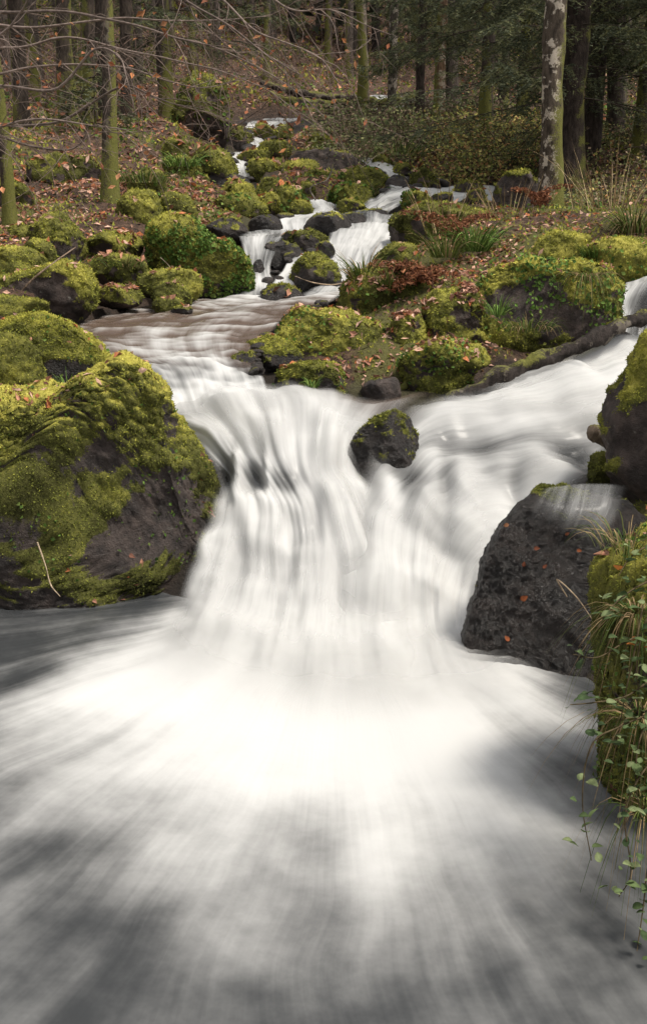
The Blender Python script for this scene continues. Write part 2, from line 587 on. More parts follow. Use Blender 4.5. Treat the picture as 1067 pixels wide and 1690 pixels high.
def sheet(name, rows, label, nu=40, nv=80, foam=None, body=0.3, edge=0.12, ridge=0.03, tint=0.0, endfade=(0.0, 0.0), seed=1, lift=0.0, spots=(), lump=0.0, veil=0.0, ripple=0.0, foam_add=0.0, gain=1.0, dseed=None, onpool=False, fine=.6, shear=None):
    """rows: cross-sections along the flow, each a list of (px, py, depth, foam)"""
    G = np.array([[tuple(P(p[0], p[1], p[2])) + ((p[3] if len(p) > 3 else 0.7),) for p in r] for r in rows])
    G = crom(G, nv)
    G = crom(G.transpose(1, 0, 2), nu).transpose(1, 0, 2)
    X = G[..., :3]
    du = np.linalg.norm(np.diff(X, axis=1), axis=2).mean(0)
    dv = np.linalg.norm(np.diff(X, axis=0), axis=2).mean(1)
    U = np.concatenate([[0], np.cumsum(du)]); Vv = np.concatenate([[0], np.cumsum(dv)])
    uu, vv = np.meshgrid(U, Vv)
    V = X.reshape(-1, 3)
    i = np.arange(nv - 1)[:, None] * nu; j = np.arange(nu - 1)[None]
    F = np.stack([i + j, i + nu + j, i + nu + j + 1, i + j + 1], -1).reshape(-1, 4)
    Nn = vnormals(V, F)
    if Nn[:, 2].mean() < 0:
        F = F[:, ::-1]; Nn = -Nn
    WATER_PTS.append(V.copy())
    EDGES.append(np.concatenate([X[:, 1], X[:, -2]]))
    if shear is not None:       # the current crosses the sheet's columns
        uu = uu + shear(np.linspace(0, 1, nu)[None], vv)
    q = np.stack([uu.ravel(), vv.ravel(), 0 * uu.ravel()], 1)
    us = seed
    seed = seed if dseed is None else dseed
    dsp = ridge * noise(q * [3.5, 0.9, 1], seed) + ridge * 0.45 * noise(q * [9, 1.2, 1], seed + 3) + ridge * 0.25 * noise(q * [22, 1.6, 1], seed + 5)
    fm = G[..., 3].ravel() + foam_add
    f_ = V[:, 1] * math.cos(PITCH) - (V[:, 2] - CAM_H) * math.sin(PITCH)
    u_ = V[:, 1] * math.sin(PITCH) + (V[:, 2] - CAM_H) * math.cos(PITCH)
    ppx = 533.5 + FPX * V[:, 0] / f_; ppy = 845 - FPX * u_ / f_
    for (sx, sy, rx, ry, am) in spots:       # hollows (am < 0) and swells (am > 0) of the bed under the water
        g = np.exp(-((ppx - sx) / rx) ** 2 - ((ppy - sy) / ry) ** 2)
        fm = fm + am * g
        dsp = dsp + .11 * am * g
    if lump:
        dsp = dsp + lump * (noise(q * [2.6, 2.0, 1], seed + 11) + .5 * noise(q * [5.5, 3.5, 1], seed + 12))
        lg = noise(q * [1.3, 4.2, 1], seed + 21) + .5 * noise(q * [3.0, 8.0, 1], seed + 22)
        dsp = dsp + lump * .5 * lg
        fm = fm + 1.5 * lump * lg
    if ripple:
        rp = noise(q * [4, 7, 1], seed + 13) + .6 * noise(q * [9, 15, 1], seed + 14)
        dsp = dsp + ripple * rp
        fm = fm + .42 * rp - .04
    V = V + Nn * (dsp[:, None] + lift)
    if onpool:       # the foot of the curtain runs out on top of the pool
        pz = pool_z(V[:, 0], V[:, 1])[0] + .005 + lift * .12
        dz = V[:, 2] - pz
        V[:, 2] = pz + .5 * (dz + np.sqrt(dz * dz + .004))
    tu = np.linspace(0, 1, nu)[None].repeat(nv, 0).ravel()
    tv = np.linspace(0, 1, nv)[:, None].repeat(nu, 1).ravel()
    wob = 0.6 + 0.9 * np.clip(0.5 + noise(q * [1, 4, 1], seed + 9), 0, 1)
    al = sstep(0, 1, np.minimum(tu, 1 - tu) / max(edge, 1e-4) / wob) if edge > 0 else np.ones(len(V))
    if endfade[0] > 0:
        al = al * sstep(0, endfade[0], tv)
    if endfade[1] > 0:
        al = al * sstep(0, endfade[1], 1 - tv)
    uv = np.stack([uu.ravel() + us * 3.7, vv.ravel()], 1)

    tint = np.full(len(V), tint) if np.isscalar(tint) else tint(tu, tv)
    me = make_mesh(name, V, F, M_WATER, attrs=dict(foam=fm, alpha=al, body=np.full(len(V), body), tint=tint, gain=np.full(len(V), gain), fine=np.full(len(V), fine), cloud=np.full(len(V), .25)), uv=uv)
    o = link(name, me, label=label, kind="structure")
    if veil:
        sheet("waterfall_spray", rows, "thin outer veil of " + label, nu, nv, None, -.25, edge * 1.6, ridge, 0.0, (.1, max(.2, endfade[1])), seed + 50, veil, spots, lump, 0.0, 0.0, -.22, 1.15, seed, onpool, fine, shear)
    return o


def rows4(*r):
    return [list(x) for x in r]


# lower pool: a disc of water whose flow runs outward from the foot of the fall
def lower_pool():
    cx, cy = P(560, 1000, 4.75)[0], 4.75
    nr, na = 150, 300
    r = 0.02 + (np.linspace(0, 1, nr) ** 1.35) * 9.0
    a = np.linspace(-math.pi, math.pi, na + 1)
    rr, aa = np.meshgrid(r, a, indexing='ij')
    x = cx + rr * np.sin(aa); y = cy - rr * np.cos(aa)       # a = 0 points at the camera, a > 0 to the right
    q = np.stack([aa.ravel() * 3.0, rr.ravel() * 0.8, 0 * aa.ravel()], 1)
    Ra = np.interp(aa, [-3.15, -2.2, -1.6, -1.3, -1.05, -.8, -.5, -.3, 0, .2, .36, .6, .85, 1.2, 2.0, 3.15], [1.2, 1.1, .8, .85, 1.25, 1.95, 2.25, 2.45, 2.65, 2.5, 2.05, 1.5, 1.2, 1.1, 1.0, 1.2])
    z, w, w2, w3, k0 = [v.reshape(aa.shape) for v in pool_z(x.ravel(), y.ravel())]
    foam = 1.16 - 1.04 * sstep(0.42, 1.22, rr / (Ra * (1 + (0.05 * w + 0.07 * w2 + .06 * w3) * k0)))
    foam = np.clip(foam + (.06 * w3 + .03 * w + .08 * w2) * k0, 0.0, 1.2)
    foam = np.where(rr > 1.0, np.maximum(foam, .19 * sstep(-1.25, -.7, aa)), foam)
    V = np.stack([x, y, z], -1).reshape(-1, 3)
    n = na + 1
    i = np.arange(nr - 1)[:, None] * n; j = np.arange(na)[None]
    F = np.stack([i + j, i + n + j, i + n + j + 1, i + j + 1], -1).reshape(-1, 4)
    if vnormals(V, F)[:, 2].mean() < 0:
        F = F[:, ::-1]
    uv = np.stack([(aa.ravel() + .02 * w3.ravel() + .015 * w.ravel()) * 2.1 + 20, rr.ravel() * .9], 1)
    o1 = np.ones(len(V))
    me = make_mesh("plunge_pool_water", V, F, M_WATER, attrs=dict(foam=foam.ravel(), alpha=o1, body=o1, tint=0 * o1, gain=.62 * o1, fine=.45 * o1, cloud=.6 * o1), uv=uv)
    link("plunge_pool_water", me, kind="structure", label="white churning water fanning out below the waterfall")


lower_pool()

sheet("pool_water", rows4(
    [(300, 492, 8.9, .35), (400, 486, 8.9, .65), (480, 490, 8.9, .5), (590, 476, 8.9, .6)],
    [(170, 522, 7.5, .08), (290, 514, 7.6, .18), (400, 510, 7.6, .28), (530, 505, 7.6, .25)],
    [(110, 548, 6.75, .12), (240, 545, 6.8, .28), (340, 545, 6.8, .25), (460, 540, 6.8, .16)],
    [(150, 580, 6.2, .30), (250, 582, 6.2, .48), (340, 582, 6.2, .40), (430, 580, 6.2, .2)],
    [(190, 603, 5.95, .35), (280, 600, 5.95, .42), (350, 604, 5.95, .40), (430, 612, 5.95, .4)],
    [(225, 635, 5.78, .8), (300, 632, 5.76, .78), (365, 632, 5.76, .85), (440, 636, 5.78, .8)],
    [(255, 692, 5.55, .95), (320, 688, 5.5, .95), (375, 682, 5.5, .95), (445, 672, 5.6, .9)]),
    "shallow brown rippling reach above the waterfall between mossy banks", nu=80, nv=170, body=.75, edge=.03, ridge=.02, tint=lambda u, v: 0.7 * sstep(.8, .45, v), seed=2, ripple=.016, endfade=(0, .07))
sheet("waterfall_water", rows4(
    [(250, 668, 5.72, .85), (390, 655, 5.78, .7), (520, 655, 5.74, .40), (725, 660, 5.72, .05)],
    [(285, 700, 5.42, .95), (400, 682, 5.42, .95), (520, 680, 5.4, .80), (660, 688, 5.40, .4)],
    [(340, 755, 5.12, .85), (420, 755, 5.04, .85), (510, 758, 4.98, .95), (600, 745, 5.16, .8)],
    [(345, 830, 4.92, .95), (455, 838, 4.80, 1.0), (540, 842, 4.76, .92), (640, 830, 4.85, .95)],
    [(325, 915, 4.68, .9), (455, 935, 4.50, .98), (555, 940, 4.44, .95), (690, 930, 4.48, 1.0)],
    [(285, 1000, 4.44, .85), (440, 1035, 4.18, 1.05), (550, 1048, 4.10, 1.1), (690, 1040, 4.15, 1.05)],
    [(240, 1070, 4.1, .6), (420, 1110, 3.78, 1.05), (550, 1130, 3.62, 1.1), (720, 1115, 3.70, 1.05)],
    [(160, 1130, 3.75, .5), (390, 1200, 3.35, 1.05), (550, 1230, 3.2, 1.1), (760, 1200, 3.3, 1.0)]),
    "left white curtain of the main waterfall", nu=110, nv=170, body=.45, edge=.09, ridge=.032, tint=lambda u, v: sstep(.22, .0, v) * sstep(.6, .95, u), seed=3, endfade=(.03, .42), lump=.06, veil=.035, gain=.9, fine=.4, shear=lambda t, v: -.42 * np.minimum(v, 1.1) * (1 - t) ** 1.5, onpool=True,
    spots=[(366, 768, 20, 34, -.62), (412, 778, 22, 34, -.6), (468, 792, 36, 38, -.55), (520, 850, 14, 60, -.3), (390, 772, 6, 34, .4), (440, 780, 6, 34, .25), (545, 740, 20, 60, .3), (497, 735, 22, 55, -.35), (430, 850, 50, 30, .35), (488, 885, 20, 40, -.42), (380, 700, 60, 20, .2), (450, 960, 26, 50, -.22), (400, 920, 20, 60, -.25)])
sheet("waterfall_water", rows4(
    [(1180, 520, 6.7, .75), (1180, 560, 6.3, .85), (1180, 620, 5.8, .85), (1160, 700, 5.35, .7)],
    [(945, 583, 6.2, .8), (985, 610, 5.9, .95), (1010, 670, 5.5, .85), (1030, 740, 5.1, .65)],
    [(800, 640, 5.8, .85), (850, 672, 5.52, .92), (910, 735, 5.1, .66), (985, 800, 4.75, .85)],
    [(672, 672, 5.55, .75), (735, 715, 5.25, .62), (805, 790, 4.86, .80), (890, 850, 4.55, .92)],
    [(612, 745, 5.1, .6), (690, 790, 4.9, .66), (765, 860, 4.62, 1.0), (850, 905, 4.42, .95)],
    [(572, 835, 4.82, .95), (675, 890, 4.6, 1.0), (745, 935, 4.46, .98), (815, 960, 4.34, .85)],
    [(555, 950, 4.46, 1.0), (672, 985, 4.36, 1.0), (735, 1010, 4.27, 1.0), (795, 1025, 4.2, .8)],
    [(545, 1035, 4.2, 1.1), (670, 1058, 4.12, 1.1), (740, 1068, 4.07, 1.05), (805, 1070, 4.05, .7)],
    [(560, 1110, 3.77, 1.1), (680, 1122, 3.68, 1.1), (780, 1125, 3.66, 1.0), (880, 1115, 3.70, .5)],
    [(540, 1190, 3.35, 1.1), (700, 1200, 3.3, 1.05), (840, 1200, 3.3, .9), (960, 1180, 3.4, .3)]),
    "right white curtain sweeping in from under the log", nu=110, nv=190, body=.42, edge=.17, ridge=.034, seed=5, endfade=(0, .36), lump=.065, veil=.035, gain=.95, fine=.5, foam_add=.10, shear=lambda t, v: .38 * np.clip(v - 1.0, 0, 1.6), onpool=True,
    spots=[(770, 715, 80, 30, -.45), (668, 790, 34, 60, -.6), (735, 800, 16, 60, -.35), (850, 800, 20, 50, -.3), (880, 705, 60, 26, -.25), (950, 742, 50, 30, -.6), (640, 820, 20, 40, .3), (720, 895, 26, 40, -.25), (800, 770, 30, 60, -.2), (1000, 640, 60, 26, .2), (690, 650, 40, 14, -.4)])
sheet("cascade_water", rows4(
    [(545, 352, 11.8, 0.19), (590, 349, 11.8, 0.34), (635, 350, 11.8, 0.39), (690, 352, 11.8, 0.14)],
    [(545, 374, 11.0, 0.44), (585, 373, 11.0, 0.64), (625, 376, 11.0, 0.64), (665, 380, 11.0, 0.34)],
    [(535, 402, 10.35, 0.64), (570, 403, 10.3, 0.74), (607, 405, 10.3, 0.69), (645, 405, 10.35, 0.54)],
    [(528, 428, 9.9, 0.69), (562, 430, 9.85, 0.74), (597, 432, 9.85, 0.69), (632, 428, 9.9, 0.64)],
    [(540, 458, 9.4, 0.69), (565, 462, 9.35, 0.74), (588, 460, 9.35, 0.74), (612, 450, 9.4, 0.64)],
    [(490, 492, 8.75, 0.34), (535, 492, 8.7, 0.49), (565, 490, 8.7, 0.44), (600, 482, 8.8, 0.24)]),
    "white cascade sliding down between the dark boulder and the grassy mound", nu=40, nv=80, body=.38, edge=.08, ridge=.035, lump=.03, gain=1.4, fine=.8, seed=6)
sheet("cascade_water", rows4(
    [(385, 384, 10.5, 0.04), (430, 380, 10.6, 0.34), (485, 378, 10.7, 0.44)],
    [(398, 404, 9.85, 0.54), (428, 403, 9.8, 0.64), (462, 404, 9.85, 0.34)],
    [(405, 440, 9.5, 0.74), (426, 440, 9.48, 0.49), (447, 440, 9.5, 0.74)],
    [(396, 470, 9.15, 0.74), (426, 470, 9.12, 0.69), (458, 470, 9.15, 0.74)],
    [(370, 490, 8.8, 0.34), (425, 491, 8.8, 0.44), (480, 489, 8.8, 0.34)]),
    "small white cascade beside the leafy green boulder", nu=34, nv=60, body=.25, edge=.1, ridge=.035, lump=.03, gain=1.4, fine=.8, seed=7)
sheet("cascade_water", rows4(
    [(478, 418, 9.75, 0.54), (498, 416, 9.75, 0.64), (520, 418, 9.75, 0.34)],
    [(470, 436, 9.5, 0.74), (488, 438, 9.5, 0.74), (506, 436, 9.5, 0.64)],
    [(450, 468, 9.15, 0.74), (468, 472, 9.12, 0.74), (488, 472, 9.15, 0.64)],
    [(430, 490, 8.8, 0.34), (465, 492, 8.8, 0.44), (500, 490, 8.8, 0.24)]),
    "thin white cascade slanting past the rounded twig-crossed boulder", nu=24, nv=50, body=.3, edge=.1, ridge=.035, lump=.03, gain=1.4, fine=.8, seed=8)
sheet("cascade_water", rows4(
    [(500, 330, 12.9, 0.54), (525, 330, 12.9, 0.69), (556, 336, 12.8, 0.44)],
    [(508, 352, 12.2, 0.69), (532, 350, 12.2, 0.74), (560, 352, 12.2, 0.54)],
    [(460, 360, 11.4, 0.59), (495, 359, 11.4, 0.69), (560, 358, 11.5, 0.24)],
    [(460, 384, 10.8, 0.69), (490, 384, 10.8, 0.74), (520, 384, 10.8, 0.64)],
    [(420, 396, 10.3, 0.34), (455, 397, 10.3, 0.44), (500, 395, 10.3, 0.24)]),
    "short white step of water above the dark wet boulders", nu=30, nv=60, body=.3, edge=.1, ridge=.035, lump=.03, gain=1.4, fine=.8, seed=9)
sheet("upper_stream_water", rows4(
    [(436, 196, 23.5, 0.54), (468, 194, 23.7, 0.64), (500, 196, 23.5, 0.54)],
    [(392, 206, 22, 0.59), (425, 208, 22, 0.69), (460, 212, 22, 0.54)],
    [(400, 222, 20.6, 0.64), (415, 225, 20.5, 0.74), (438, 229, 20.4, 0.64)],
    [(412, 240, 19, 0.64), (428, 242, 19, 0.74), (444, 244, 19, 0.64)],
    [(380, 253, 18, 0.64), (396, 256, 18, 0.74), (416, 258, 18, 0.64)],
    [(380, 268, 17, 0.64), (393, 270, 17, 0.74), (408, 271, 17, 0.64)],
    [(388, 290, 15.8, 0.54), (400, 291, 15.8, 0.64), (414, 291, 15.8, 0.54)]),
    "winding white thread of the upper stream among small mossy boulders", nu=26, nv=90, body=.34, edge=.1, ridge=.035, lump=.03, gain=1.4, fine=.8, seed=10)
sheet("upper_stream_water", rows4(
    [(328, 287, 15.5, 0.29), (350, 282, 15.5, 0.49), (380, 281, 15.5, 0.44), (408, 286, 15.5, 0.54)],
    [(322, 300, 14.95, 0.34), (350, 300, 14.85, 0.44), (382, 300, 14.85, 0.39), (412, 301, 14.95, 0.34)],
    [(325, 312, 14.4, 0.14), (350, 312, 14.4, 0.24), (382, 312, 14.4, 0.14), (412, 312, 14.4, 0.04)]),
    "thin veil of water spilling over a smooth grey rock", nu=34, nv=30, body=.2, edge=.1, ridge=.035, lump=.03, gain=1.4, fine=.8, seed=11)
sheet("upper_stream_water", rows4(
    [(835, 310, 15.2, 0.62), (835, 325, 14.3, 0.62), (835, 345, 13.4, 0.52)],
    [(765, 302, 14.8, 0.77), (768, 315, 14.2, 0.87), (770, 337, 13.3, 0.62)],
    [(712, 305, 14.4, 0.72), (712, 318, 13.9, 0.87), (715, 338, 13.2, 0.62)],
    [(655, 312, 13.9, 0.62), (660, 322, 13.5, 0.72), (665, 342, 12.9, 0.52)],
    [(600, 335, 12.9, 0.52), (610, 345, 12.4, 0.52), (620, 356, 12.0, 0.42)]),
    "bright side stream spreading in front of the thicket on the right", nu=30, nv=60, body=.34, edge=.1, ridge=.035, lump=.03, gain=1.4, fine=.8, seed=12)
sheet("upper_stream_water", rows4(
    [(588, 262, 17.4, 0.34), (610, 260, 17.4, 0.54)],
    [(605, 272, 16.7, 0.54), (640, 270, 16.7, 0.64)],
    [(632, 284, 15.9, 0.64), (668, 284, 15.9, 0.64)],
    [(640, 302, 14.9, 0.69), (676, 302, 14.9, 0.54)],
    [(640, 322, 13.8, 0.44), (690, 320, 13.8, 0.44)]),
    "narrow white rivulet coming down past a bare grey stone", nu=20, nv=50, body=.3, edge=.12, ridge=.035, lump=.03, gain=1.4, fine=.8, seed=13)
sheet("far_stream_water", rows4(
    [(600, 160, 30, 0.44), (635, 158, 30, 0.54), (672, 160, 30, 0.44)],
    [(596, 168, 28.4, 0.54), (635, 168, 28.4, 0.64), (672, 168, 28.4, 0.54)],
    [(585, 182, 26.5, 0.44), (625, 183, 26.5, 0.54), (665, 182, 26.5, 0.44)]),
    "distant bright patch of stream behind the fallen trunks", nu=20, nv=20, body=.38, edge=.1, ridge=.035, lump=.03, gain=1.4, fine=.8, seed=14)
sheet("side_fall_water", rows4(
    [(1030, 470, 7.2, 0.44), (1075, 462, 7.2, 0.54), (1130, 460, 7.2, 0.44)],
    [(1020, 482, 6.95, 0.69), (1062, 476, 6.95, 0.44), (1120, 474, 6.95, 0.54)],
    [(1016, 512, 6.85, 0.74), (1048, 512, 6.85, 0.34), (1115, 512, 6.85, 0.49)],
    [(1010, 545, 6.75, 0.64), (1042, 548, 6.7, 0.44), (1110, 548, 6.7, 0.54)]),
    "small side fall dropping behind the log at the right edge", nu=30, nv=40, body=.25, edge=.08, ridge=.035, lump=.03, gain=1.4, fine=.8, seed=15)
WALL = np.concatenate(WATER_PTS)

# ------------------------------------------------------------------ ground
_bank = [
    (0, 560, 6.1), (60, 500, 7.0), (0, 470, 7.6), (100, 470, 7.5), (0, 400, 8.9), (200, 470, 7.9), (160, 410, 9.0), (230, 500, 7.9), (300, 470, 8.7),
    (100, 340, 10.5), (0, 340, 10.3), (200, 335, 10.6), (280, 310, 12.2), (100, 260, 13.5), (0, 260, 13.3), (200, 255, 14), (300, 250, 15), (340, 330, 12),
    (110, 215, 15.8), (0, 205, 17), (250, 205, 18), (330, 225, 17.5), (350, 270, 16), (0, 120, 26), (200, 120, 26), (350, 150, 25), (450, 165, 27),
    (0, 20, 42), (250, 0, 48), (500, 60, 46), (-300, 560, 6), (-300, 400, 9), (-300, 250, 13), (-300, 100, 25), (-300, 0, 40), (-700, 300, 10),
    (470, 320, 13.5), (450, 345, 12.3), (500, 285, 15.5), (560, 300, 14.5), (540, 240, 19), (480, 220, 21),
    (790, 420, 8.4), (700, 470, 7.4), (620, 520, 7.0), (560, 560, 6.6), (500, 600, 6.3), (620, 620, 6.05), (700, 610, 6.15), (780, 590, 6.3), (880, 560, 6.6), (960, 480, 7.1), (1067, 430, 7.6),
    (700, 400, 9.2), (720, 350, 11.2), (900, 350, 11), (1067, 350, 10), (820, 365, 10), (820, 300, 15.3), (1000, 270, 14.5), (700, 265, 17), (600, 235, 20), (800, 215, 21.5),
    (1067, 220, 19), (560, 190, 25), (720, 190, 26), (830, 140, 32), (1067, 130, 30), (640, 90, 45), (900, 20, 52), (1067, 10, 48),
    (1300, 430, 7.5), (1300, 300, 12), (1400, 150, 28), (1400, 20, 45), (1350, 560, 6.2),
]
_bp = [P(*b) for b in _bank]
_bp += [(-2.6, 5.2, .9), (-2.6, 4.4, .5), (-2.4, 3.2, .1), (-3.0, 2.0, .2), (-3.2, 0, .3), (-2.5, -3, .4), (0, -5, .2), (2.4, -3, .8), (1.9, -.5, .8), (1.5, 1.2, .6),
        (1.45, 2.2, .6), (1.5, 3.0, .7), (1.7, 3.8, .85), (1.9, 4.6, 1.0), (2.6, 5.4, 1.3), (3.5, 2.5, 1.4), (-4.5, 3, 1.2), (-5, 5.5, 1.9), (4, 0, 1.4),
        (-1.5, 3.4, -.4), (-.9, 4.3, -.35), (-.3, 3.2, -.5), (.4, 3.9, -.4), (.6, 2.6, -.4), (.9, 2.0, -.3), (-1.2, 2, -.5), (0, 1, -.5), (0, -1.5, -.4), (-1.5, -.5, -.4), (1.0, .3, -.3), (1.0, 3.5, -.2),
        (-30, 60, 22), (30, 60, 20), (0, 75, 22), (0, 60, 17), (-40, 75, 26), (40, 75, 26), (-22, 25, 10), (24, 25, 8.5), (-12, 12, 5.5), (12, 12, 3.6)]
_bp = np.array(_bp, float)
_wsel = WALL[rng.choice(len(WALL), 260, replace=False)].copy()
_wsel[:, 2] -= 0.14
CT = np.concatenate([_bp, _wsel])


def _tps(r2):
    return 0.5 * r2 * np.log(r2 + 1e-9)


_n = len(CT)
_D2 = ((CT[:, None, :2] - CT[None, :, :2]) ** 2).sum(-1)
_A = np.zeros((_n + 3, _n + 3))
_A[:_n, :_n] = _tps(_D2) + np.eye(_n) * 0.05
_A[:_n, _n] = 1; _A[:_n, _n + 1:] = CT[:, :2]
_A[_n, :_n] = 1; _A[_n + 1:, :_n] = CT[:, :2].T
_W = np.linalg.solve(_A, np.concatenate([CT[:, 2], [0, 0, 0]]))

_kd = kdtree.KDTree(len(WALL))
for _i, _v in enumerate(WALL):
    _kd.insert((_v[0], _v[1], 0), _i)
_kd.balance()


def ground_z(xy, carve=True, bumps=True):
    xy = np.atleast_2d(np.asarray(xy, float))
    z = np.zeros(len(xy)); bed = np.zeros(len(xy))
    for s in range(0, len(xy), 8000):
        c = xy[s:s + 8000]
        d2 = ((c[:, None] - CT[None, :, :2]) ** 2).sum(-1)
        z[s:s + 8000] = _tps(d2) @ _W[:_n] + _W[_n] + c @ _W[_n + 1:]
    if bumps:
        q = np.concatenate([xy, 0 * xy[:, :1]], 1)
        amp = 0.04 + 0.0045 * np.clip(xy[:, 1], 0, 40) + .012 * np.clip(xy[:, 1] - 20, 0, 20)
        z = z + fbm(q * 1.3, 3, 21) * amp + fbm(q * 5, 2, 22) * 0.03
    # the pool basin
    pr = np.hypot((xy[:, 0] + .1) / 1.25, (xy[:, 1] - 1.4) / 2.9)
    if carve:
        for k in range(len(xy)):
            y = xy[k, 1]
            if y < 3.5 or y > 31:
                continue
            rad = 0.09 + 0.008 * y
            hits = _kd.find_n((xy[k, 0], xy[k, 1], 0), 6)
            if hits[0][2] < rad * 2.2:
                wz = min(WALL[h[1]][2] for h in hits if h[2] < rad * 2.2)
                if hits[0][2] < rad:
                    z[k] = min(z[k], wz - 0.11 - 0.002 * y)
                    bed[k] = 1
                else:
                    z[k] = min(z[k], wz + 0.02)
                    bed[k] = 0.6
    return z, bed


def build_ground():
    ys = [-7.0]
    while ys[-1] < 85:
        y = ys[-1]
        ys.append(y + (0.3 if y < 1.5 else 0.065 * max(1.0, y / 5.5) * (1 if y < 30 else 2.2)))
    ys = np.array(ys)
    nu = 230
    u = np.linspace(-1, 1, nu)
    uu, yy = np.meshgrid(u, ys)
    xx = uu * (3.4 + 0.62 * np.clip(yy, 0, None)) 
    xy = np.stack([xx.ravel(), yy.ravel()], 1)
    z, bed = ground_z(xy)
    V = np.concatenate([xy, z[:, None]], 1)
    n = nu
    i = np.arange(len(ys) - 1)[:, None] * n; j = np.arange(n - 1)[None]
    F = np.stack([i + j, i + j + 1, i + n + j + 1, i + n + j], -1).reshape(-1, 4)
    bed = np.maximum(bed, sstep(0.12, 0.0, z) * (xy[:, 1] < 5))
    moss = 0.42 + 0.5 * fbm(V * 0.8, 3, 31) - sstep(16, 26, V[:, 1]) * 0.3 - .25 * (V[:, 0] < -.6) * sstep(6, 7, V[:, 1]) * sstep(11, 9, V[:, 1]) + .2 * (V[:, 0] > .2) * sstep(5, 6, V[:, 1]) * sstep(10, 8, V[:, 1])
    me = make_mesh("ground", V, F, M_GROUND, attrs=dict(bed=bed, moss=moss))
    link("ground", me, kind="structure", label="leaf-strewn forest floor along the stream")
    return V, np.concatenate([F[:, :3], F[:, [0, 2, 3]]]), bed, moss


GV, GF, GBED, GMOSS = build_ground()

# ------------------------------------------------------------------ boulders
LITTER = Acc()          # fallen leaves, one mass
CREEP = Acc()           # small creeping green plants, one mass
LIT_PAL = [(.36, .18, .115), (.25, .12, .08), (.46, .28, .20), (.17, .08, .055), (.52, .33, .25), (.36, .13, .055)]
GRN_PAL = [(.085, .15, .03), (.12, .20, .042), (.06, .11, .025), (.17, .23, .055)]
MOSS_RAMP = np.array([(.040, .042, .015), (.115, .125, .03), (.24, .245, .046), (.41, .385, .07), (.51, .47, .11)])


def moss_col(h):
    h = np.clip(h, 0, 1) * (len(MOSS_RAMP) - 1)
    i = np.minimum(h.astype(int), len(MOSS_RAMP) - 2)
    f = (h - i)[:, None]
    return MOSS_RAMP[i] * (1 - f) + MOSS_RAMP[i + 1] * f


def fuzz_mesh(V, F, moss, hue, n, size, r):
    pts, N, idx = scatter(V, F, np.clip(moss - 0.3, 0, 1), n, r)
    if len(pts) == 0:
        return None
    h = hue[F[idx]].mean(1) + r.normal(size=len(pts)) * 0.13
    A, B = frames(N, r.uniform(0, 6.283, len(pts)))
    D = norm(N * r.uniform(.35, 1.1, (len(pts), 1)) + A * 0.8)
    L = (size * r.uniform(.5, 1.4, len(pts)))[:, None]
    base = pts - N * L * 0.1
    T = np.stack([base - B * L * .28, base + B * L * .28, base + D * L], 1).reshape(-1, 3)
    Fo = np.arange(len(pts) * 3).reshape(-1, 3)
    return T, Fo, np.repeat(moss_col(h), 3, 0)


BOULDERS = {}


